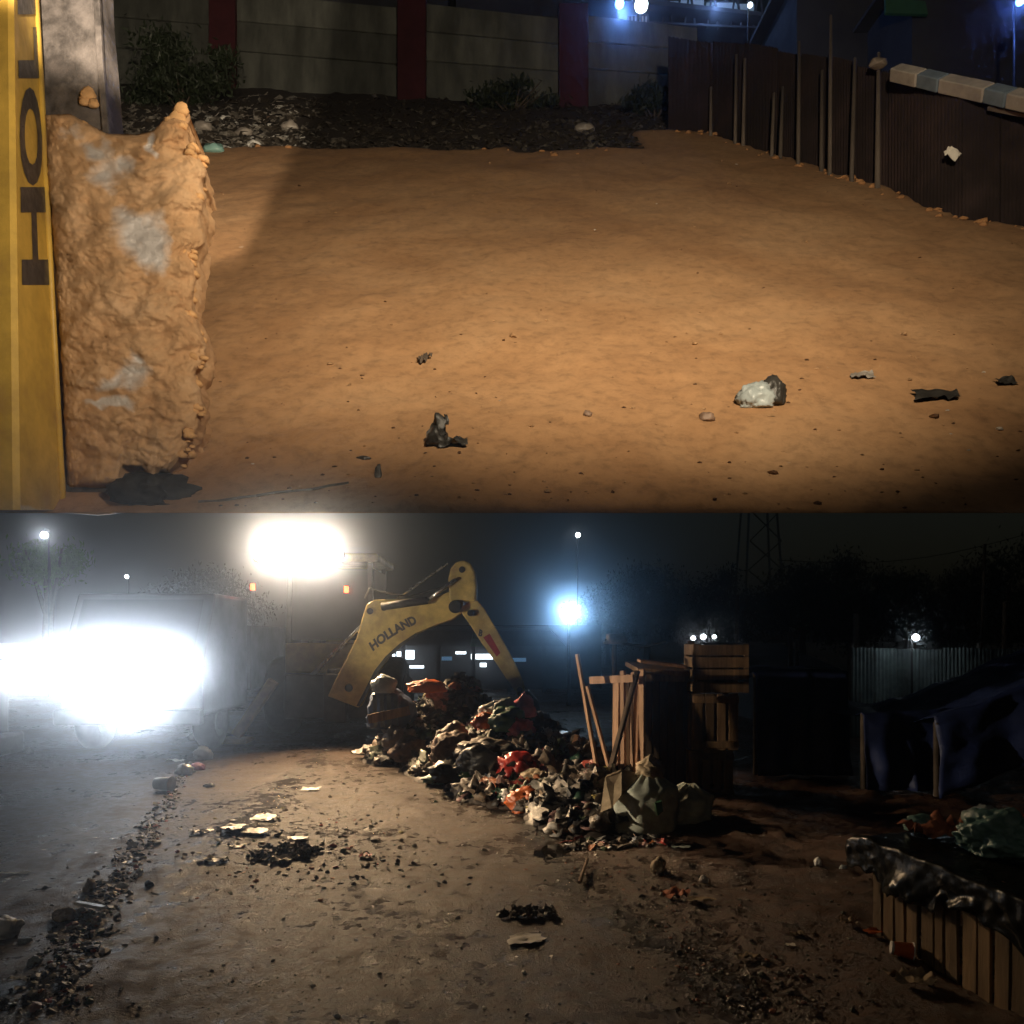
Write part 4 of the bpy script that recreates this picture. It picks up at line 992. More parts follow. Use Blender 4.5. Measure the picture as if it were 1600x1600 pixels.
# stall wall of dark boards behind the timber
st_ = thing('market_stall', 'dark boarded stall with a cluttered plank roof behind the leaning timber', 'stall', Vector((P(1045, 1200, 8.3).x, 8.3, 0)))
xa, xc = P(1006, 1000, 8.2).x, P(1080, 1000, 8.2).x
for k in range(6):
    w = (xc - xa) / 6; build('board', MB().box((xa + w * (k + .5), 8.2 + .006 * (k % 2), .62), (w - .008, .025, 1.25)), M['ply'], st_, bevel=.002)
build('side_board', MB().box((xa - .02, 8.75, .62), (.025, 1.0, 1.25)), M['ply'], st_)
build('roof_board', MB().box((xa + .22, 8.5, 1.33), (.62, .9, .05), Euler((.05, .07, 0)).to_matrix()), M['wood_dark'], st_, bevel=.004)
build('roof_board', MB().box((xa + .18, 8.15, 1.40), (.50, .14, .03), Euler((0.1, .12, .1)).to_matrix()), M['wood'], st_, bevel=.004)
build('roof_board', MB().box((xa + .25, 8.1, 1.27), (.5, .03, .12)), M['wood_dark'], st_, bevel=.004)
build('added_backing', MB().box(((xa + xc) / 2, 8.235, .6), (xc - xa, .02, 1.2)), M['black'], st_)  # panel added to stop light leaking through the board gaps
build('corner_post', MB().tube((P(960, 0, 8.65).x, 8.65, 0), P(960, 1005, 8.65), .025), M['bark'], st_)
build('post', MB().box((xc + .02, 8.3, .82), (.06, .06, 1.64)), M['ply'], st_)
q = MB(); lump(q, P(962, 1006, 8.6), (.11, .1, .07), 3, 3, .5, .4); tag(build('rag_bundle', q, M['bag_grey'], smooth=True), 'grey rag bundle on top of the stall roof', 'rag')
q = MB(); q.path([P(945, 1000, 8.6), P(975, 1006, 8.6), P(1010, 1010, 8.6), P(1040, 1003, 8.6)], .015); tag(build('bent_stick', q, M['bark']), 'bent dark stick lying on the stall roof', 'stick')
# crates stacked right of the stall
def crate(x0, x1, y0, y1, Y, label, horiz=False, dp=.42, ns=4):
    a = P(x0, y1, Y); c = P(x1, y0, Y); w = c.x - a.x; h = c.z - a.z
    t = thing('wooden_crate', label, 'crate', Vector(((a.x + c.x) / 2, Y, a.z)), 'wooden crates in a stack')
    for sx in (0, 1):
        for sy in (0, 1): build('corner_post', MB().box((a.x + .02 + sx * (w - .04), Y + .03 + sy * (dp - .06), a.z + h / 2), (.04, .04, h)), M['wood_dark'], t)
    n_ = ns
    for k in range(n_):
        if horiz:
            hh = h / n_; build('slat', MB().box((a.x + w / 2, Y, a.z + hh * (k + .5)), (w, .014, hh * .86)), M['wood_dark'], t, bevel=.002)
            build('slat', MB().box((a.x, Y + dp / 2, a.z + hh * (k + .5)), (.014, dp, hh * .86)), M['wood_dark'], t, bevel=.002)
        else:
            ww = w / n_; build('slat', MB().box((a.x + ww * (k + .5), Y, a.z + h / 2), (ww * .72, .014, h)), M['wood_dark'], t, bevel=.002)
            dd = dp / n_; build('slat', MB().box((a.x, Y + dd * (k + .5), a.z + h / 2), (.014, dd * .75, h)), M['wood_dark'], t, bevel=.002)
    for zz in (.06, h - .06):
        if not horiz: build('rail', MB().box((a.x + w / 2, Y - .012, a.z + zz), (w, .016, .07)), M['wood_dark'], t, bevel=.002)
    build('base', MB().box((a.x + w / 2, Y + dp / 2, a.z + .012), (w - .03, dp, .016)), M['wood_dark'], t)
    build('back', MB().box((a.x + w / 2, Y + dp, a.z + h / 2), (w, .014, h * .9)), M['wood_dark'], t)
    return t
crate(1084, 1170, 1006, 1083, 7.9, 'topmost crate of the stack with horizontal slats', True)
crate(1082, 1154, 1084, 1172, 8.0, 'middle crate of the stack with upright slats')
crate(1078, 1146, 1173, 1247, 8.05, 'bottom crate of the stack standing in shadow')
# sacks
def sack(mb, base, h, w, d, seed, lean=(0, 0)):
    rows = []
    for j in range(34):
        t = j / 33
        pr = (1.0 + .12 * sin(t * 3.0)) * (1 - .10 * t) if t < .72 else (1.07 - .85 * ((t - .72) / .28) ** .8)
        if t < .08: pr *= .86 + t * 1.75
        row = []
        for i in range(73):
            a = 2 * pi * (i % 72) / 72
            f = .05 * (t ** .6) * sin(9 * a + 3 * noise.noise((cos(a), sin(a), t * 2 + seed))) + .10 * noise.noise((cos(a) * 1.4 + seed, sin(a) * 1.4, t * 2.2)) + .045 * (.3 - abs(noise.noise((cos(a) * 3 + seed, sin(a) * 3, t * 6)))) + .03 * noise.noise((a * 1.5, t * 14, seed))
            r = pr * (1 + f)
            row.append(Vector(base) + Vector((cos(a) * r * w + lean[0] * t * t, sin(a) * r * d + lean[1] * t * t, h * t + .05 * t * noise.noise((cos(a) * 2, sin(a) * 2, seed)))))
        rows.append(row)
    mb.grid(rows); mb.add(rows[-1][:-1], [tuple(range(72))]); return mb
sk = thing('woven_sack', 'slumped pale green woven sack with a tan folded top in front of the timber', 'sack', G(1015, 1310))
g0 = G(1015, 1310)
q = MB(); sack(q, (g0.x - .02, g0.y + .2, yard_z(g0.x, g0.y) - .02), .52, .27, .24, 4.2, (.05, .05)); build('sack_body', q, M['sack'], sk, smooth=True)
q = MB(); lump(q, (g0.x + .04, g0.y + .24, .47), (.11, .09, .09), 15, 4, .45, .5, .4, .6); build('gathered_top', q, M['sack_tan'], sk, smooth=True)
q = MB(); q.prism([P(938, 1270, g0.y - .02), P(945, 1215, g0.y + .2), P(968, 1206, g0.y + .2), P(1000, 1213, g0.y + .2), P(968, 1246, g0.y - .02), P(956, 1262, g0.y - .05)], (.02, .02, .02))
build('folded_flap', q, M['sack_tan'], sk, bevel=.01)
build('stripe', MB().prism([P(1024, 1255, g0.y - .075), P(1034, 1252, g0.y - .075), P(1036, 1268, g0.y - .08), P(1028, 1275, g0.y - .08)], (0, .1, 0)), M['bag_green'], sk)
q = MB(); g1 = G(1070, 1306); sack(q, (g1.x + .06, g1.y + .42, -.01), .36, .25, .22, 9.1, (.08, .02))
tag(build('woven_sack', q, M['sack'], smooth=True), 'dark slumped sack in shadow right of the pale green one', 'sack')

# ================================================================== slatted table with black plastic at the right
ta = thing('slatted_table', 'low table of upright wooden slats under black plastic at the right edge', 'table', G(1480, 1540))
Pa = G(1366, 1478); Pb = G(1640, 1640); TZ = .53
d = (Pb - Pa); d.z = 0; L = d.length; u = d / L; nrm = Vector((-u.y, u.x, 0)); 
if nrm.x < 0: nrm = -nrm
r5 = random.Random(3); pos = 0.0; k = 0
WID = [.062, .075, .066, .072, .078, .05, .07, .08, .066, .075, .082, .07, .08, .07]; GAP = [.016, .012, .02, .03, .012, .022, .03, .014, .026, .012, .034, .02, .014, .02]
while pos < L and k < 14:
    w = WID[k]; p = Pa + u * (pos + w / 2); lean = r5.uniform(-.012, .012)
    a = Vector((p.x, p.y, yard_z(p.x, p.y) - .02)); c = Vector((p.x + u.x * lean, p.y + u.y * lean, TZ - r5.uniform(0, .03)))
    build('slat', MB().beam(a + nrm * r5.uniform(0, .008), c + nrm * r5.uniform(0, .008), w, .016, nrm), M['wood_table'], ta, bevel=.002)
    pos += w + GAP[k]; k += 1
for zz in (.12, .44): build('rail', MB().beam(Pa + u * .02 + nrm * .04 + Vector((0, 0, zz)), Pb + nrm * .04 + Vector((0, 0, zz)), .06, .03, nrm), M['wood_dark'], ta)
for k in range(9):
    p = Pa + nrm * (.05 + .11 * k); build('end_slat', MB().box((p.x, p.y, TZ / 2), (.016, .08, TZ), Matrix.Rotation(atan2(u.y, u.x), 3, 'Z')), M['wood_table'], ta)
mid = Pa + u * L / 2 + nrm * .5
build('table_top', MB().box((mid.x, mid.y, TZ + .012), (L, .98, .022), Matrix.Rotation(atan2(u.y, u.x), 3, 'Z')), M['wood_dark'], ta)
# black plastic: lies on the top, hangs over the front edge, left corner pokes out
rows = []; ni, nj = 90, 44
for j in range(nj):
    row = []
    for i in range(ni):
        s = -.20 + (L + .30) * i / (ni - 1)
        t = j / (nj - 1)                     # 0 back edge .. 1 hanging hem
        f = fbm(s * 2.2, t * 1.5, 3, 4, 1.5)
        if t < .62:
            q_ = .95 - .98 * t / .62
            z = TZ + .035 + .05 * (.5 - abs(fbm(s * 2.2, t * 4, 1, 2, 1.2))) * .6 + .02 * (.4 - abs(fbm(s * 5 + t * 3, t * 9, 4, 2, 1)))
            p = Pa + u * s + nrm * q_
        else:
            k_ = (t - .62) / .38
            hem = .16 + .05 * sin(s * 7 + 1) + .06 * fbm(s * 3, 0, 9, 3, 1) + (.04 if .1 < s < .5 else 0)
            if s < .05: hem *= .75
            p = Pa + u * s + nrm * (-.02 - .05 * k_ * abs(fbm(s * 4.5 + k_ * .8, k_ * .7, 2, 3, 1.2)) - .012 * abs(fbm(s * 11 - k_, k_ * 3, 7, 2, 1)))
            z = TZ + .035 + .05 * (.5 - abs(fbm(s * 2.2, .62 * 4, 1, 2, 1.2))) * .6 * (1 - k_) - hem * k_ * (1 + .35 * (.3 - abs(fbm(s * 4, 0, 3, 3, 1))))
        if s < 0: z -= (s / .20) ** 2 * .05 * (1 if t > .3 else .5); 
        row.append(Vector((p.x, p.y, z)))
    rows.append(row)
q = MB(); q.grid(rows); o = build('black_plastic_sheet', q, M['tarp_black'], smooth=True, fix=False)
so = o.modifiers.new('thick', 'SOLIDIFY'); so.thickness = .003
tag(o, 'shiny black plastic sheet draped over the slatted table', 'plastic sheet')
def ontable(x, y, dz=0): return P(x, y, (EYE - TZ - .07 - dz) * F / (y - 1000))
p = ontable(1470, 1306); q = MB(); sheet(q, p, .34, .22, 2.2, .09, 14, .2); tag(build('crumpled_cloth', q, M['cloth_rust'], smooth=True), 'crumpled faded red plastic on the black sheet', 'cloth')
p = ontable(1445, 1298); q = MB(); lump(q, p, (.10, .08, .05), 9, 4, .4, .35); tag(build('crumpled_bag', q, M['bag_teal'], smooth=True), 'flat teal scrap under the faded red plastic', 'bag')
p = ontable(1560, 1330); q = MB(); lump(q, p, (.17, .16, .12), 19, 5, .4, .42); tag(build('crumpled_bag', q, M['bag_teal'], smooth=True), 'big crumpled pale teal plastic bag at the right edge', 'bag')
p = ontable(1545, 1290, .08); q = MB(); lump(q, p, (.11, .1, .06), 24, 4, .45, .4); tag(build('crumpled_bag', q, M['plastic_clear'], smooth=True), 'milky plastic bag behind the big teal one', 'bag')
p = ontable(1592, 1290, .12); q = MB(); lump(q, p, (.09, .08, .035), 29, 4, .4, .35); tag(build('wrapper', q, M['bag_orange'], smooth=True), 'orange wrapper on top of the teal bag', 'wrapper')
# red cup, lid, papers near the table
cu = thing('paper_cup', 'red paper cup with white rims lying on its side by the slatted table', 'cup', G(1412, 1525))
g = gz(G(1412, 1520)); ax = Vector((1, -.3, -.12)).normalized()
build('cup_wall', MB().lathe(g + Vector((-.05, .02, .045)), [(.030, 0), (.030, .003), (.043, .095), (.039, .095), (.027, .006)], 24, ax), M['bag_orange'], cu, smooth=True)
build('cup_rim', MB().lathe(g + Vector((-.05, .02, .045)) + ax * .093, [(.042, 0), (.0455, .002), (.0455, .006), (.040, .006)], 24, ax), M['plastic_white'], cu, smooth=True)
build('cup_base', MB().lathe(g + Vector((-.05, .02, .045)) - ax * .004, [(.029, 0), (.0315, .0), (.0315, .012), (.029, .012)], 24, ax), M['plastic_white'], cu, smooth=True)
q = MB(); sheet(q, gz(G(1376, 1484), .012), .17, .05, 3, .02, 8, .1); tag(build('red_strip', q, M['bag_orange'], smooth=True), 'red strip of plastic lying at the corner of the slatted table', 'strip')

# ================================================================== litter on the road that one can point at
def yard_item(x, y, w, d, mt, label, cat='paper', h=.02, rz=0, name=None, lumpy=False):
    g = gz(G(x, y)); q = MB()
    if lumpy: lump(q, g - Vector((0, 0, .01)), (w / 2, d / 2, h), x * .3 + y, 4, .35, .35, .5, 0, rz)
    else: sheet(q, g, w, d, x * .11 + y * .07, h, 8, rz)
    return tag(build(name or ('paper_scrap' if cat == 'paper' else cat.replace(' ', '_')), q, M[mt], smooth=True), label, cat)
yard_item(822, 1471, .20, .13, 'paper', 'large clean paper lying alone in the middle of the road', h=.012, rz=.15)
yard_item(1424, 1562, .20, .11, 'sack_tan', 'crumpled tan paper in front of the red cup', h=.05)
yard_item(6, 1462, .16, .16, 'paper', 'crumpled white paper ball at the left edge', lumpy=True, h=.07)
yard_item(22, 1367, .20, .04, 'paper', 'thin white strip of paper near the left edge', h=.01)
yard_item(485, 1236, .20, .16, 'paper', 'flat pale paper far down the road by itself')
yard_item(366, 1305, .17, .16, 'paper', 'left of the two pale papers lying side by side')
yard_item(398, 1306, .20, .15, 'paper', 'right of the two pale papers lying side by side')
yard_item(372, 1328, .12, .10, 'paper', 'small pale paper just below the pair of papers')
yard_item(466, 1313, .15, .12, 'paper', 'pale paper beside the dark leaf clump')
yard_item(412, 1285, .20, .2, 'paper', 'pale scrap just beyond the pair of papers', h=.03)
yard_item(336, 1353, .15, .09, 'paper', 'grey-white scrap left of the dark leaf clump', h=.03)
yard_item(440, 1348, .14, .08, 'plastic_white', 'shiny white wrapper in the dark leaf clump', 'wrapper', h=.04)
yard_item(310, 1308, .18, .12, 'bag_dark', 'dark flattened scrap left of the pair of papers', 'scrap', h=.03)
yard_item(572, 1340, .09, .07, 'bag_pink', 'small pinkish scrap right of the leaf clump', 'scrap')
yard_item(560, 1180, .2, .1, 'paper', 'white scrap at the far edge of the lit road', h=.05)
yard_item(302, 1157, .17, .15, 'plastic_white', 'round white bag lying beyond the litter row', 'bag', lumpy=True, h=.09)
yard_item(318, 1185, .24, .2, 'plastic_white', 'white plastic bag at the far end of the litter row', 'bag', lumpy=True, h=.12)
yard_item(275, 1188, .26, .08, 'paper', 'long white scrap left of the far white bag', h=.03, rz=-.3)
yard_item(288, 1208, .2, .17, 'plastic_white', 'white crumpled wrapper in the litter row', 'wrapper', lumpy=True, h=.08)
yard_item(307, 1200, .2, .15, 'bag_pink', 'pinkish wrapper beside the white one in the litter row', 'wrapper', lumpy=True, h=.06)
yard_item(327, 1229, .11, .08, 'plastic_white', 'small white scrap right of the foam tub', 'scrap', lumpy=True, h=.03)
tu_ = thing('foam_tub', 'white foam tub lying on its side at the head of the litter row', 'tub', gz(G(260, 1236)))
g = gz(G(258, 1236)); build('tub_wall', MB().lathe(g + Vector((-.11, 0, .075)), [(.05, 0), (.06, .004), (.078, .19), (.07, .19), (.045, .01)], 20, Vector((1, -.15, 0)).normalized()), M['plastic_white'], tu_, smooth=True)
build('rim', MB().lathe(g + Vector((-.11, 0, .075)) + Vector((1, -.15, 0)).normalized() * .185, [(.076, 0), (.086, 0), (.086, .012), (.076, .012)], 20, Vector((1, -.15, 0)).normalized()), M['plastic_white'], tu_, smooth=True)
yard_item(45, 1177, .12, .1, 'plastic_white', 'tiny white bag alone on the far left ground', 'bag', lumpy=True, h=.06)
q = MB(); a, c = gz(G(120, 1423)), gz(G(162, 1438)); q.beam(a + Vector((0, 0, .03)), c + Vector((0, 0, .035)), .035, .02, Vector((0, 0, 1)))
tag(build('white_strip', q, M['plastic_white'], bevel=.004), 'stiff white strip lying across the litter row', 'strip')
yard_item(192, 1391, .07, .05, 'plastic_white', 'bright white scrap right of the litter row', 'scrap', lumpy=True, h=.02)
yard_item(140, 1395, .06, .08, 'sack_tan', 'upright tan scrap in the litter row', 'scrap', lumpy=True, h=.05)
yard_item(100, 1438, .12, .09, 'sack_tan', 'tan crushed carton in the litter row', 'carton', lumpy=True, h=.04)
yard_item(40, 1476, .07, .05, 'plastic_clear', 'milky scrap right of the paper ball', 'scrap', lumpy=True, h=.02)
yard_item(28, 1545, .09, .03, 'paper', 'narrow white scrap at the lower left', h=.015)
yard_item(55, 1517, .06, .05, 'plastic_clear', 'small milky wrapper at the near end of the litter row', 'wrapper', lumpy=True, h=.03)
yard_item(1028, 1368, .10, .09, 'sack_tan', 'pale standing wrapper on the spoil right of the road', 'wrapper', lumpy=True, h=.07)
yard_item(1100, 1386, .06, .05, 'plastic_white', 'small round white scrap right of the pale wrapper', 'scrap', lumpy=True, h=.035)
yard_item(992, 1325, .08, .06, 'plastic_white', 'white scrap just in front of the woven sack', 'scrap', lumpy=True, h=.03)
yard_item(1065, 1333, .14, .05, 'sack', 'greenish scrap in front of the shaded sack', 'scrap', h=.02)
yard_item(1278, 1368, .05, .05, 'plastic_white', 'white scrap standing near the table end', 'scrap', lumpy=True, h=.035)
yard_item(1318, 1374, .05, .04, 'plastic_clear', 'milky scrap just left of the black plastic', 'scrap', lumpy=True, h=.02)
yard_item(1325, 1470, .07, .06, 'sack_tan', 'tan scrap left of the slatted table', 'scrap', h=.04)
yard_item(1245, 1475, .08, .04, 'sack_tan', 'folded tan paper strip on the dark ground left of the table', h=.02, rz=.3)
yard_item(1235, 1492, .05, .035, 'paper', 'small pale paper below the folded tan strip', h=.01)
yard_item(1170, 1508, .11, .05, 'sack_tan', 'crumpled yellowish wrapper on the dark ground', 'wrapper', h=.03)
yard_item(1095, 1420, .16, .06, 'sack_tan', 'tan cardboard strip on the spoil', 'cardboard', h=.02)
yard_item(1055, 1408, .18, .12, 'cloth_rust', 'reddish rag on the spoil below the pale wrapper', 'rag', h=.05)
q = MB(); a, c = gz(G(905, 1386)), gz(G(918, 1352)); q.tube(a + Vector((0, 0, .03)), c + Vector((0, 0, .05)), .012, .012, 8); tag(build('thin_stick', q, M['wood_dark']), 'short stick lying by the puddle at the road edge', 'stick')
def clump(x, y, w, d, n, cols, label, cat, name):
    r = random.Random(x * 7 + y); q = MB(); g = G(x, y)
    for k in range(n):
        a, t = r.uniform(0, 6.28), r.random() ** .7
        X, Y_ = g.x + w * t * cos(a) * .5, g.y + d * t * sin(a) * .5
        c = r.choice(cols); p = Vector((X, Y_, yard_z(X, Y_) + .02 * (1 - t)))
        if r.random() < .5: sheet(q, p, r.uniform(.03, .09), r.uniform(.02, .05), k * 1.7, .03, 5, r.uniform(0, 6), Vector((r.uniform(-.5, .5), r.uniform(-.5, .5), 1)).normalized(), c)
        else: scrap(q, p, r.uniform(.008, .026), r, c)
    return tag(build(name, q, M['litter'], fix=False), label, cat)
clump(820, 1428, .34, .16, 70, [(.03, .025, .018), (.06, .045, .03), (.02, .02, .016), (.16, .13, .1)], 'dark ragged clump on the road above the large paper', 'clump', 'ragged_clump')
clump(445, 1336, .55, .42, 130, [(.03, .035, .016), (.05, .06, .03), (.10, .10, .05), (.02, .02, .015), (.3, .26, .2)], 'clump of dark crushed leaves in the road', 'leaves', 'crushed_leaves')
# small stuff: litter row on the left, crumbs on the road, spoil on the right
q = MB(); r6 = random.Random(41)
def scatter(n, fn, s0, s1, pal=None, lr=.45):
    for k in range(n):
        x, y = fn()
        g = G(x, y); p = Vector((g.x, g.y, yard_z(g.x, g.y) - .003)); s = r6.uniform(s0, s1) * (1.6 if r6.random() < .07 else 1)
        c = pick(r6) if pal is None else r6.choice(pal)
        if r6.random() < lr: lump(q, p, (s, s * .8, s * .6), k * .61 + s * 100, 1, .45, .3, .5, 0, r6.uniform(0, 6), c)
        else: scrap(q, p, s, r6, c)
def rowpt():
    t = r6.random(); y = 1190 + 400 * t ** 1.3; w = 10 + 60 * (y - 1190) / 400
    xc = 300 - (y - 1190) * .62 if y < 1480 else 120 - (y - 1480) * .5
    return xc + r6.gauss(0, w * .45), y
scatter(1100, rowpt, .004, .024)
BR = [(.06, .045, .033), (.035, .027, .02), (.10, .075, .05), (.16, .12, .085), (.05, .06, .03), (.30, .26, .2)]
scatter(1500, lambda: (r6.uniform(-10, 1100), 1180 + 420 * r6.random() ** .6), .002, .009, BR, .8)
def midpt(): return r6.gauss(480, 120), 1320 + r6.gauss(0, 38)
scatter(520, midpt, .006, .024)
WH = [(.7, .66, .6), (.62, .55, .45), (.5, .46, .4), (.66, .66, .66)]
scatter(110, midpt, .008, .03, WH, .1)
scatter(150, rowpt, .008, .028, WH, .3)
scatter(60, lambda: (r6.uniform(0, 1000), 1190 + 400 * r6.random()), .006, .018, WH, .2)
scatter(700, lambda: (r6.gauss(520, 150), 1190 + 170 * r6.random()), .002, .007, WH + [(.3, .24, .18)], .8)  # pale specks here and below: wet glints put into their colour
scatter(350, lambda: (r6.uniform(0, 1000), 1340 + 250 * r6.random()), .0015, .004, WH + [(.3, .24, .18)], .8)
def edgept():
    y = 1240 + 350 * r6.random(); xc = 800 + (y - 1240) * .95
    return xc + r6.gauss(60, 70), y
scatter(1700, edgept, .003, .014, BR + [(.10, .05, .03), (.3, .1, .05), (.35, .3, .24)])
def spoilpt():
    y = 1320 + 270 * r6.random(); return r6.uniform(950 + (y - 1320) * .6, 1380), y
scatter(800, spoilpt, .003, .011, BR + [(.14, .07, .04), (.3, .25, .18)])
def heapfoot():
    y = 1235 + 95 * r6.random(); return 800 + (y - 1235) * 1.0 + r6.random() * 150, y
scatter(700, heapfoot, .015, .05, None, .3)
scatter(120, heapfoot, .03, .07, WH + [(.4, .05, .04), (.5, .3, .2)], .1)
kind(build('road_litter', q, M['litter'], fix=False), 'stuff', 'crumbs, leaves, scraps and pale glint specks strewn over the road')
# puddle by the heap foot
pu = MB(); ring = []; g = G(880, 1350)
for k in range(40):
    a = 2 * pi * k / 40; r_ = 1 + .3 * noise.noise((cos(a) * 2, sin(a) * 2, 3)); ring.append(Vector((g.x + .20 * cos(a) * r_ - .05 * sin(a), g.y + .55 * sin(a) * r_, .0)))
zz = sorted(yard_z(p.x, p.y) for p in ring)[14]
pu.add([Vector((p.x, p.y, zz)) for p in ring], [tuple(range(40))])
pm, nt, b = new_mat('puddle_water'); b.inputs['Base Color'].default_value = (.012, .010, .008, 1); b.inputs['Roughness'].default_value = .06
n_ = noise_node(nt, 18, 3, .5, coords(nt)); bump(nt, b, n_.outputs['Fac'], .08, .01)
kind(build('puddle', pu, pm), 'structure', 'dark puddle at the road edge')

# ================================================================== dark market side at the right
def tarp_stall(x0, x1, y_top, y_foot, Y, dpt, label, seed, lean=0.0):
    a, c = P(x0, y_top, Y), P(x1, y_top, Y); t = thing('tarp_stall', label, 'stall', Vector(((a.x + c.x) / 2, Y, 0)))
    for X in (a.x + .05, c.x - .05):
        for yy in (Y + .05, Y + dpt): build('post', MB().tube((X, yy, 0), (X, yy, a.z - .03), .03), M['bark'], t)
    rows = []
    for j in range(30):
        s = j / 29; row = []
        for i in range(40):
            u_ = i / 39; x = a.x + (c.x - a.x) * u_
            w = .05 * fbm(x * 2 + seed, s * 3, seed, 3, 1)
            if s < .45:
                k_ = s / .45; row.append(Vector((x, Y + dpt * (1 - k_), a.z + (c.z - a.z) * u_ + lean * u_ - .10 * sin(pi * k_) + w)))
            else:
                k_ = (s - .45) / .55; row.append(Vector((x + .06 * fbm(u_ * 4, s, seed, 2, 1), Y - .12 * k_ + w * 1.6 + .03 * sin(u_ * 22) * k_, a.z + lean * u_ - (a.z - .1) * k_)))
        rows.append(row)
    q = MB(); q.grid(rows); o = build('tarpaulin', q, M['tarp_blue'], t, smooth=True, fix=False); m_ = o.modifiers.new('t', 'SOLIDIFY'); m_.thickness = .004
    return t
tarp_stall(1176, 1325, 1048, 1240, 8.9, 1.4, 'stall wrapped in dark blue tarpaulin right of the crate stack', 3)
tarp_stall(1345, 1500, 1110, 1240, 8.0, 1.2, 'low blue tarpaulin stall behind the slatted table', 7)
tarp_stall(1460, 1760, 1125, 1230, 7.6, 1.3, 'tall blue tarpaulin stall at the right edge', 11, .75)
# corrugated fence
cf = thing('corrugated_fence', 'greenish corrugated metal fence behind the blue stalls at the right', 'fence', P(1470, 1100, 12.5))
for k in range(9):
    xa = 1330 + k * 36; a, c = P(xa, 1012 + (k * 5) % 4, 12.5), P(xa + 35.4, 1012 + (k * 5) % 4, 12.5); rows = [[], []]
    for i in range(25):
        x = a.x + (c.x - a.x) * i / 24; w = .018 * cos(i * pi / 2)
        rows[0].append(Vector((x, 12.5 + w, 0))); rows[1].append(Vector((x, 12.5 + w, a.z)))
    q = MB(); q.grid(rows); build('sheet', q, M['zinc'], cf, smooth=True, fix=False)
for k in range(4): build('post', MB().tube(P(1330 + k * 100, 1140, 12.6), P(1330 + k * 100, 1004, 12.6), .035), M['pole_wood'], cf)
shed(1180, 1300, 1042, 15, 'low dark roof between the crates and the corrugated fence', zb=0.0)
for (x, y0, y1, w, lab) in ((1338, 1000, 958, .06, 'short thick post standing up behind the stalls'), (1235, 1016, 994, .05, 'left of two short posts behind the crates'), (1245, 1016, 999, .04, 'right of two short posts behind the crates')):
    p = P(x, y0, 13.5); tag(build('post', MB().tube((p.x, 13.5, 0), P(x, y1, 13.5), w, w * .8, 10), M['pole_wood'], smooth=True), lab, 'post')
for (x0, y0, x1, y1, Y, r_, lab) in ((1530, 1000, 1539, 850, 22, .04, 'thin pale leaning pole rising above the trees at the right'), (1566, 1005, 1570, 940, 20, .05, 'short straight pole near the right edge'), (1150, 1000, 1152, 930, 26, .06, 'utility pole right of the flood lamp')):
    p, c = P(x0, y0, Y), P(x1, y1, Y); tag(build('utility_pole', MB().tube((p.x, Y, 0), c, r_ * 1.2, r_, 10), M['pole_wood'], smooth=True), lab, 'pole')
# pylon
py = thing('lattice_pylon', 'faint dark lattice pylon against the night sky', 'pylon', Vector((P(1185, 1000, 70).x, 70, 0)))
zt = P(0, 760, 70).z
for sx in (-1, 1):
    for sy in (-1, 1):
        build('leg', MB().beam((P(1185, 0, 70).x + sx * 2.0, 70 + sy * 2.0, 0), (P(1185, 0, 70).x + sx * 1.1, 70 + sy * 1.1, zt), .16, .16), M['dark_metal'], py)
for k in range(6):
    z0, z1 = zt * k / 6, zt * (k + 1) / 6; w0, w1 = 2.0 - .9 * k / 6, 2.0 - .9 * (k + 1) / 6; X = P(1185, 0, 70).x
    build('brace', MB().beam((X - w0, 68, z0), (X + w1, 68, z1), .1, .1), M['dark_metal'], py); build('brace', MB().beam((X + w0, 68, z0), (X - w1, 68, z1), .1, .1), M['dark_metal'], py)
q = MB(); cab_pts = [P(1215 + (1620 - 1215) * k / 12, 875 - 45 * k / 12 + 22 * sin(pi * k / 12), 40) for k in range(13)]; q.path(cab_pts, .02, 6)
tag(build('overhead_cable', q, M['black']), 'sagging overhead cable crossing the night sky', 'cable')
# trees
def tree_mesh(seed, rad, n, leaf, hgt, mat):
    r = random.Random(seed)
    c = Vector((0, 0, hgt)); q = MB(); leaves(q, crown_pts(c, rad, n, r, 22, .36), leaf, r)
    tk = MB(); tk.tube((0, 0, 0), (.1, 0, hgt * .75), .22, .14, 10)
    for k in range(8):
        e = c + Vector((r.uniform(-.75, .75) * rad[0], r.uniform(-.7, .7) * rad[1], r.uniform(-.5, .6) * rad[2])); tk.tube((.08, 0, hgt * r.uniform(.45, .75)), e, .09, .03, 7)
    return q, tk, mat
protos = {}
def tree(x, Y, key, args, label, s=1.0, rz=0.0):
    X = P(x, 1000, Y).x
    t = thing('tree', label, 'tree', Vector((X, Y, 0)), 'trees behind the market'); t.scale = (s, s, s); t.rotation_euler = (0, 0, rz)
    if key not in protos:
        q, tk, mt = tree_mesh(*args)
        a = build('crown', q, M[mt], None, loc=(0, 0, 0), fix=False); c = build('trunk', tk, M['bark'], None, loc=(0, 0, 0))
        protos[key] = (a.data, c.data); a.parent = t; c.parent = t
    else:
        for nm, me in zip(('crown', 'trunk'), protos[key]):
            o = bpy.data.objects.new(nm, me); COL.objects.link(o); o.parent = t
A1 = (1, (3.4, 2.6, 2.0), 7500, .15, 3.4, 'leaf_dark'); A2 = (2, (2.6, 2.4, 2.6), 7500, .15, 4.0, 'leaf_dark')
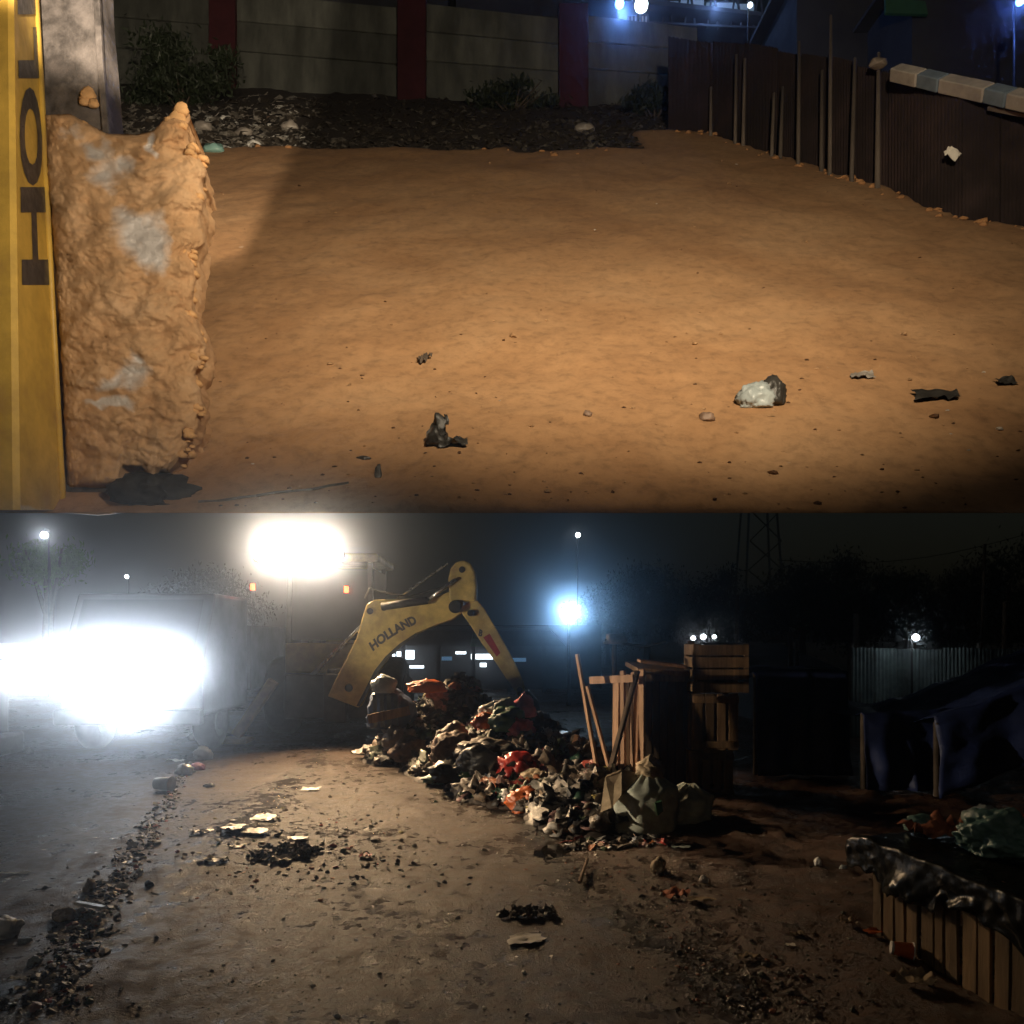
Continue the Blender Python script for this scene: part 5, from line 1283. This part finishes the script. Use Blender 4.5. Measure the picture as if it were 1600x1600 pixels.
for i, (x, Y, k, s, lab) in enumerate([(1010, 44, 'a', 1.0, 'wide dark tree just right of the flood lamp'), (1120, 48, 'b', .9, 'dark tree in front of the pylon'), (1255, 46, 'a', 1.05, 'dark tree right of the pylon'), (1330, 42, 'b', .95, 'tallest dark tree in the middle of the right tree line'), (1415, 45, 'a', .95, 'dark tree right of the tallest one'), (1490, 44, 'b', .8, 'small dark tree left of the leaning pole'), (1575, 40, 'b', 1.0, 'dark tree at the right edge behind the leaning pole'), (950, 50, 'b', .8, 'dark tree directly behind the flood lamp'), (330, 46, 'a', 1.0, 'dark tree behind the glaring headlamps')]):
    tree(x, Y, k, A1 if k == 'a' else A2, lab, s, i * 1.3)
tree(72, 24, 'lit', (9, (1.1, 1.0, .9), 2200, .10, 4.1, 'leaf'), 'small green tree lit by a lamp at the upper left', 1.0)
# far market hall seen under the boom
fm = thing('market_hall', 'far market hall with strip lights seen under the boom arch', 'building', P(720, 1080, 24))
build('back_wall', MB().box((P(720, 0, 26).x, 26, 1.0), (9.5, .2, 2.3)), M['building'], fm)
build('roof', MB().prism([P(560, 1008, 24), P(885, 1010, 24), P(860, 985, 24), P(600, 985, 24)], (0, 2.2, .2)), M['building'], fm)
for (x0, x1, y0, y1, mt) in ((598, 604, 1024, 1036, 'bulb'), (608, 617, 1022, 1040, 'tube'), (620, 630, 1018, 1032, 'tube'), (634, 647, 1016, 1030, 'tube'), (712, 728, 1018, 1022, 'tube'), (736, 770, 1022, 1030, 'tube'), (750, 760, 1036, 1042, 'tube'), (800, 822, 1028, 1034, 'lit_pane'), (640, 662, 1040, 1044, 'tube'), (772, 790, 1024, 1032, 'lit_pane'), (690, 706, 1026, 1032, 'lit_pane')):
    q = MB(); q.prism([P(x0, y1, 25), P(x1, y1, 25), P(x1, y0, 25), P(x0, y0, 25)], (0, .05, 0)); build('strip_light', q, M[mt], fm)
for k in range(6): build('column', MB().box((P(575 + k * 55, 0, 24.3).x, 24.3, .9), (.12, .12, 1.8)), M['building'], fm)
build('awning', MB().prism([P(735, 1010, 23.5), P(765, 1012, 23.5), P(760, 1000, 23.5), P(738, 998, 23.5)], (0, .4, .2)), M['green_sheet'], fm)
# lamps
fl = thing('flood_lamp', 'brilliant blue-white flood lamp on a pole above the heap', 'lamp', Vector((P(890, 0, 19).x, 19, 0)))
p = P(890, 958, 19)
build('pole', MB().tube((p.x, 19.3, 0), (p.x, 19.3, p.z + .1), .05, .04, 10), M['dark_metal'], fl, smooth=True)
h_ = build('lamp_head', MB().box((p.x, 19.12, p.z + .02), (.42, .12, .3)), M['dark_metal'], fl, bevel=.03)
build('lens', MB().box((p.x, 19.05, p.z + .02), (.30, .012, .2)), M['lens_blue'], h_)
spot('flood_beam', (p.x, 18.9, p.z), (0, 0, EYE + 2.0), 1000, (.30, .60, 1.0), 24, 1.0, .1)
light_bulb(P(69, 836, 22), .10, 'bulb', 'small white street lamp above the lit green tree at the upper left', 'street_lamp', pole=0.0)
light_bulb(P(903, 836, 30), .10, 'bulb', 'small white lamp high in the sky above the flood lamp', 'street_lamp', pole=0.0)
light_bulb(P(198, 901, 28), .07, 'bulb', 'small white lamp above the glaring headlamps', 'street_lamp', pole=0.0)
light_bulb(P(312, 961, 28), .05, 'bulb', 'left of two tiny lamps right of the glaring headlamps', 'street_lamp', pole=0.0)
light_bulb(P(326, 969, 28), .05, 'bulb', 'right of two tiny lamps right of the glaring headlamps', 'street_lamp', pole=0.0)
light_bulb(P(1083, 997, 30), .09, 'bulb', 'leftmost of the three small lamps above the crate stack', 'street_lamp', pole=0.0)
light_bulb(P(1099, 995, 30), .11, 'bulb', 'middle and brightest of the three small lamps above the crate stack', 'street_lamp', pole=0.0)
light_bulb(P(1116, 995, 30), .08, 'bulb', 'rightmost of the three small lamps above the crate stack', 'street_lamp', pole=0.0)
light_bulb(P(1431, 996, 11.9), .055, 'bulb', 'single white lamp over the corrugated fence at the right', 'street_lamp', pole=0.0)
d = bpy.data.lights.new('street_lamp_light', 'POINT'); d.energy = 40; d.color = (.85, .93, 1); d.shadow_soft_size = .1
o = bpy.data.objects.new('street_lamp_light', d); COL.objects.link(o); o.location = P(69, 836, 21.8)
d = bpy.data.lights.new('street_lamp_light', 'POINT'); d.energy = 1.6; d.color = (.7, .9, 1); d.shadow_soft_size = .06
o = bpy.data.objects.new('street_lamp_light', d); COL.objects.link(o); o.location = P(1431, 1000, 11.75)

# ================================================================== night haze
HZ = MB().box((0, 50, 13.5), (110, 150, 29.2))
hz = build('haze', HZ, M['wet'], loc=(0, 0, 0))
hm = bpy.data.materials.new('night_haze'); hm.use_nodes = True; nt = hm.node_tree; nt.nodes.clear()
ou = nt.nodes.new('ShaderNodeOutputMaterial'); pv = nt.nodes.new('ShaderNodeVolumePrincipled')
pv.inputs['Color'].default_value = (.93, .95, 1.0, 1); pv.inputs['Density'].default_value = 0.005; pv.inputs['Anisotropy'].default_value = 0.975
nt.links.new(pv.outputs[0], ou.inputs['Volume'])
hz.data.materials.clear(); hz.data.materials.append(hm)
kind(hz, 'stuff', 'thin night haze round the lamps')
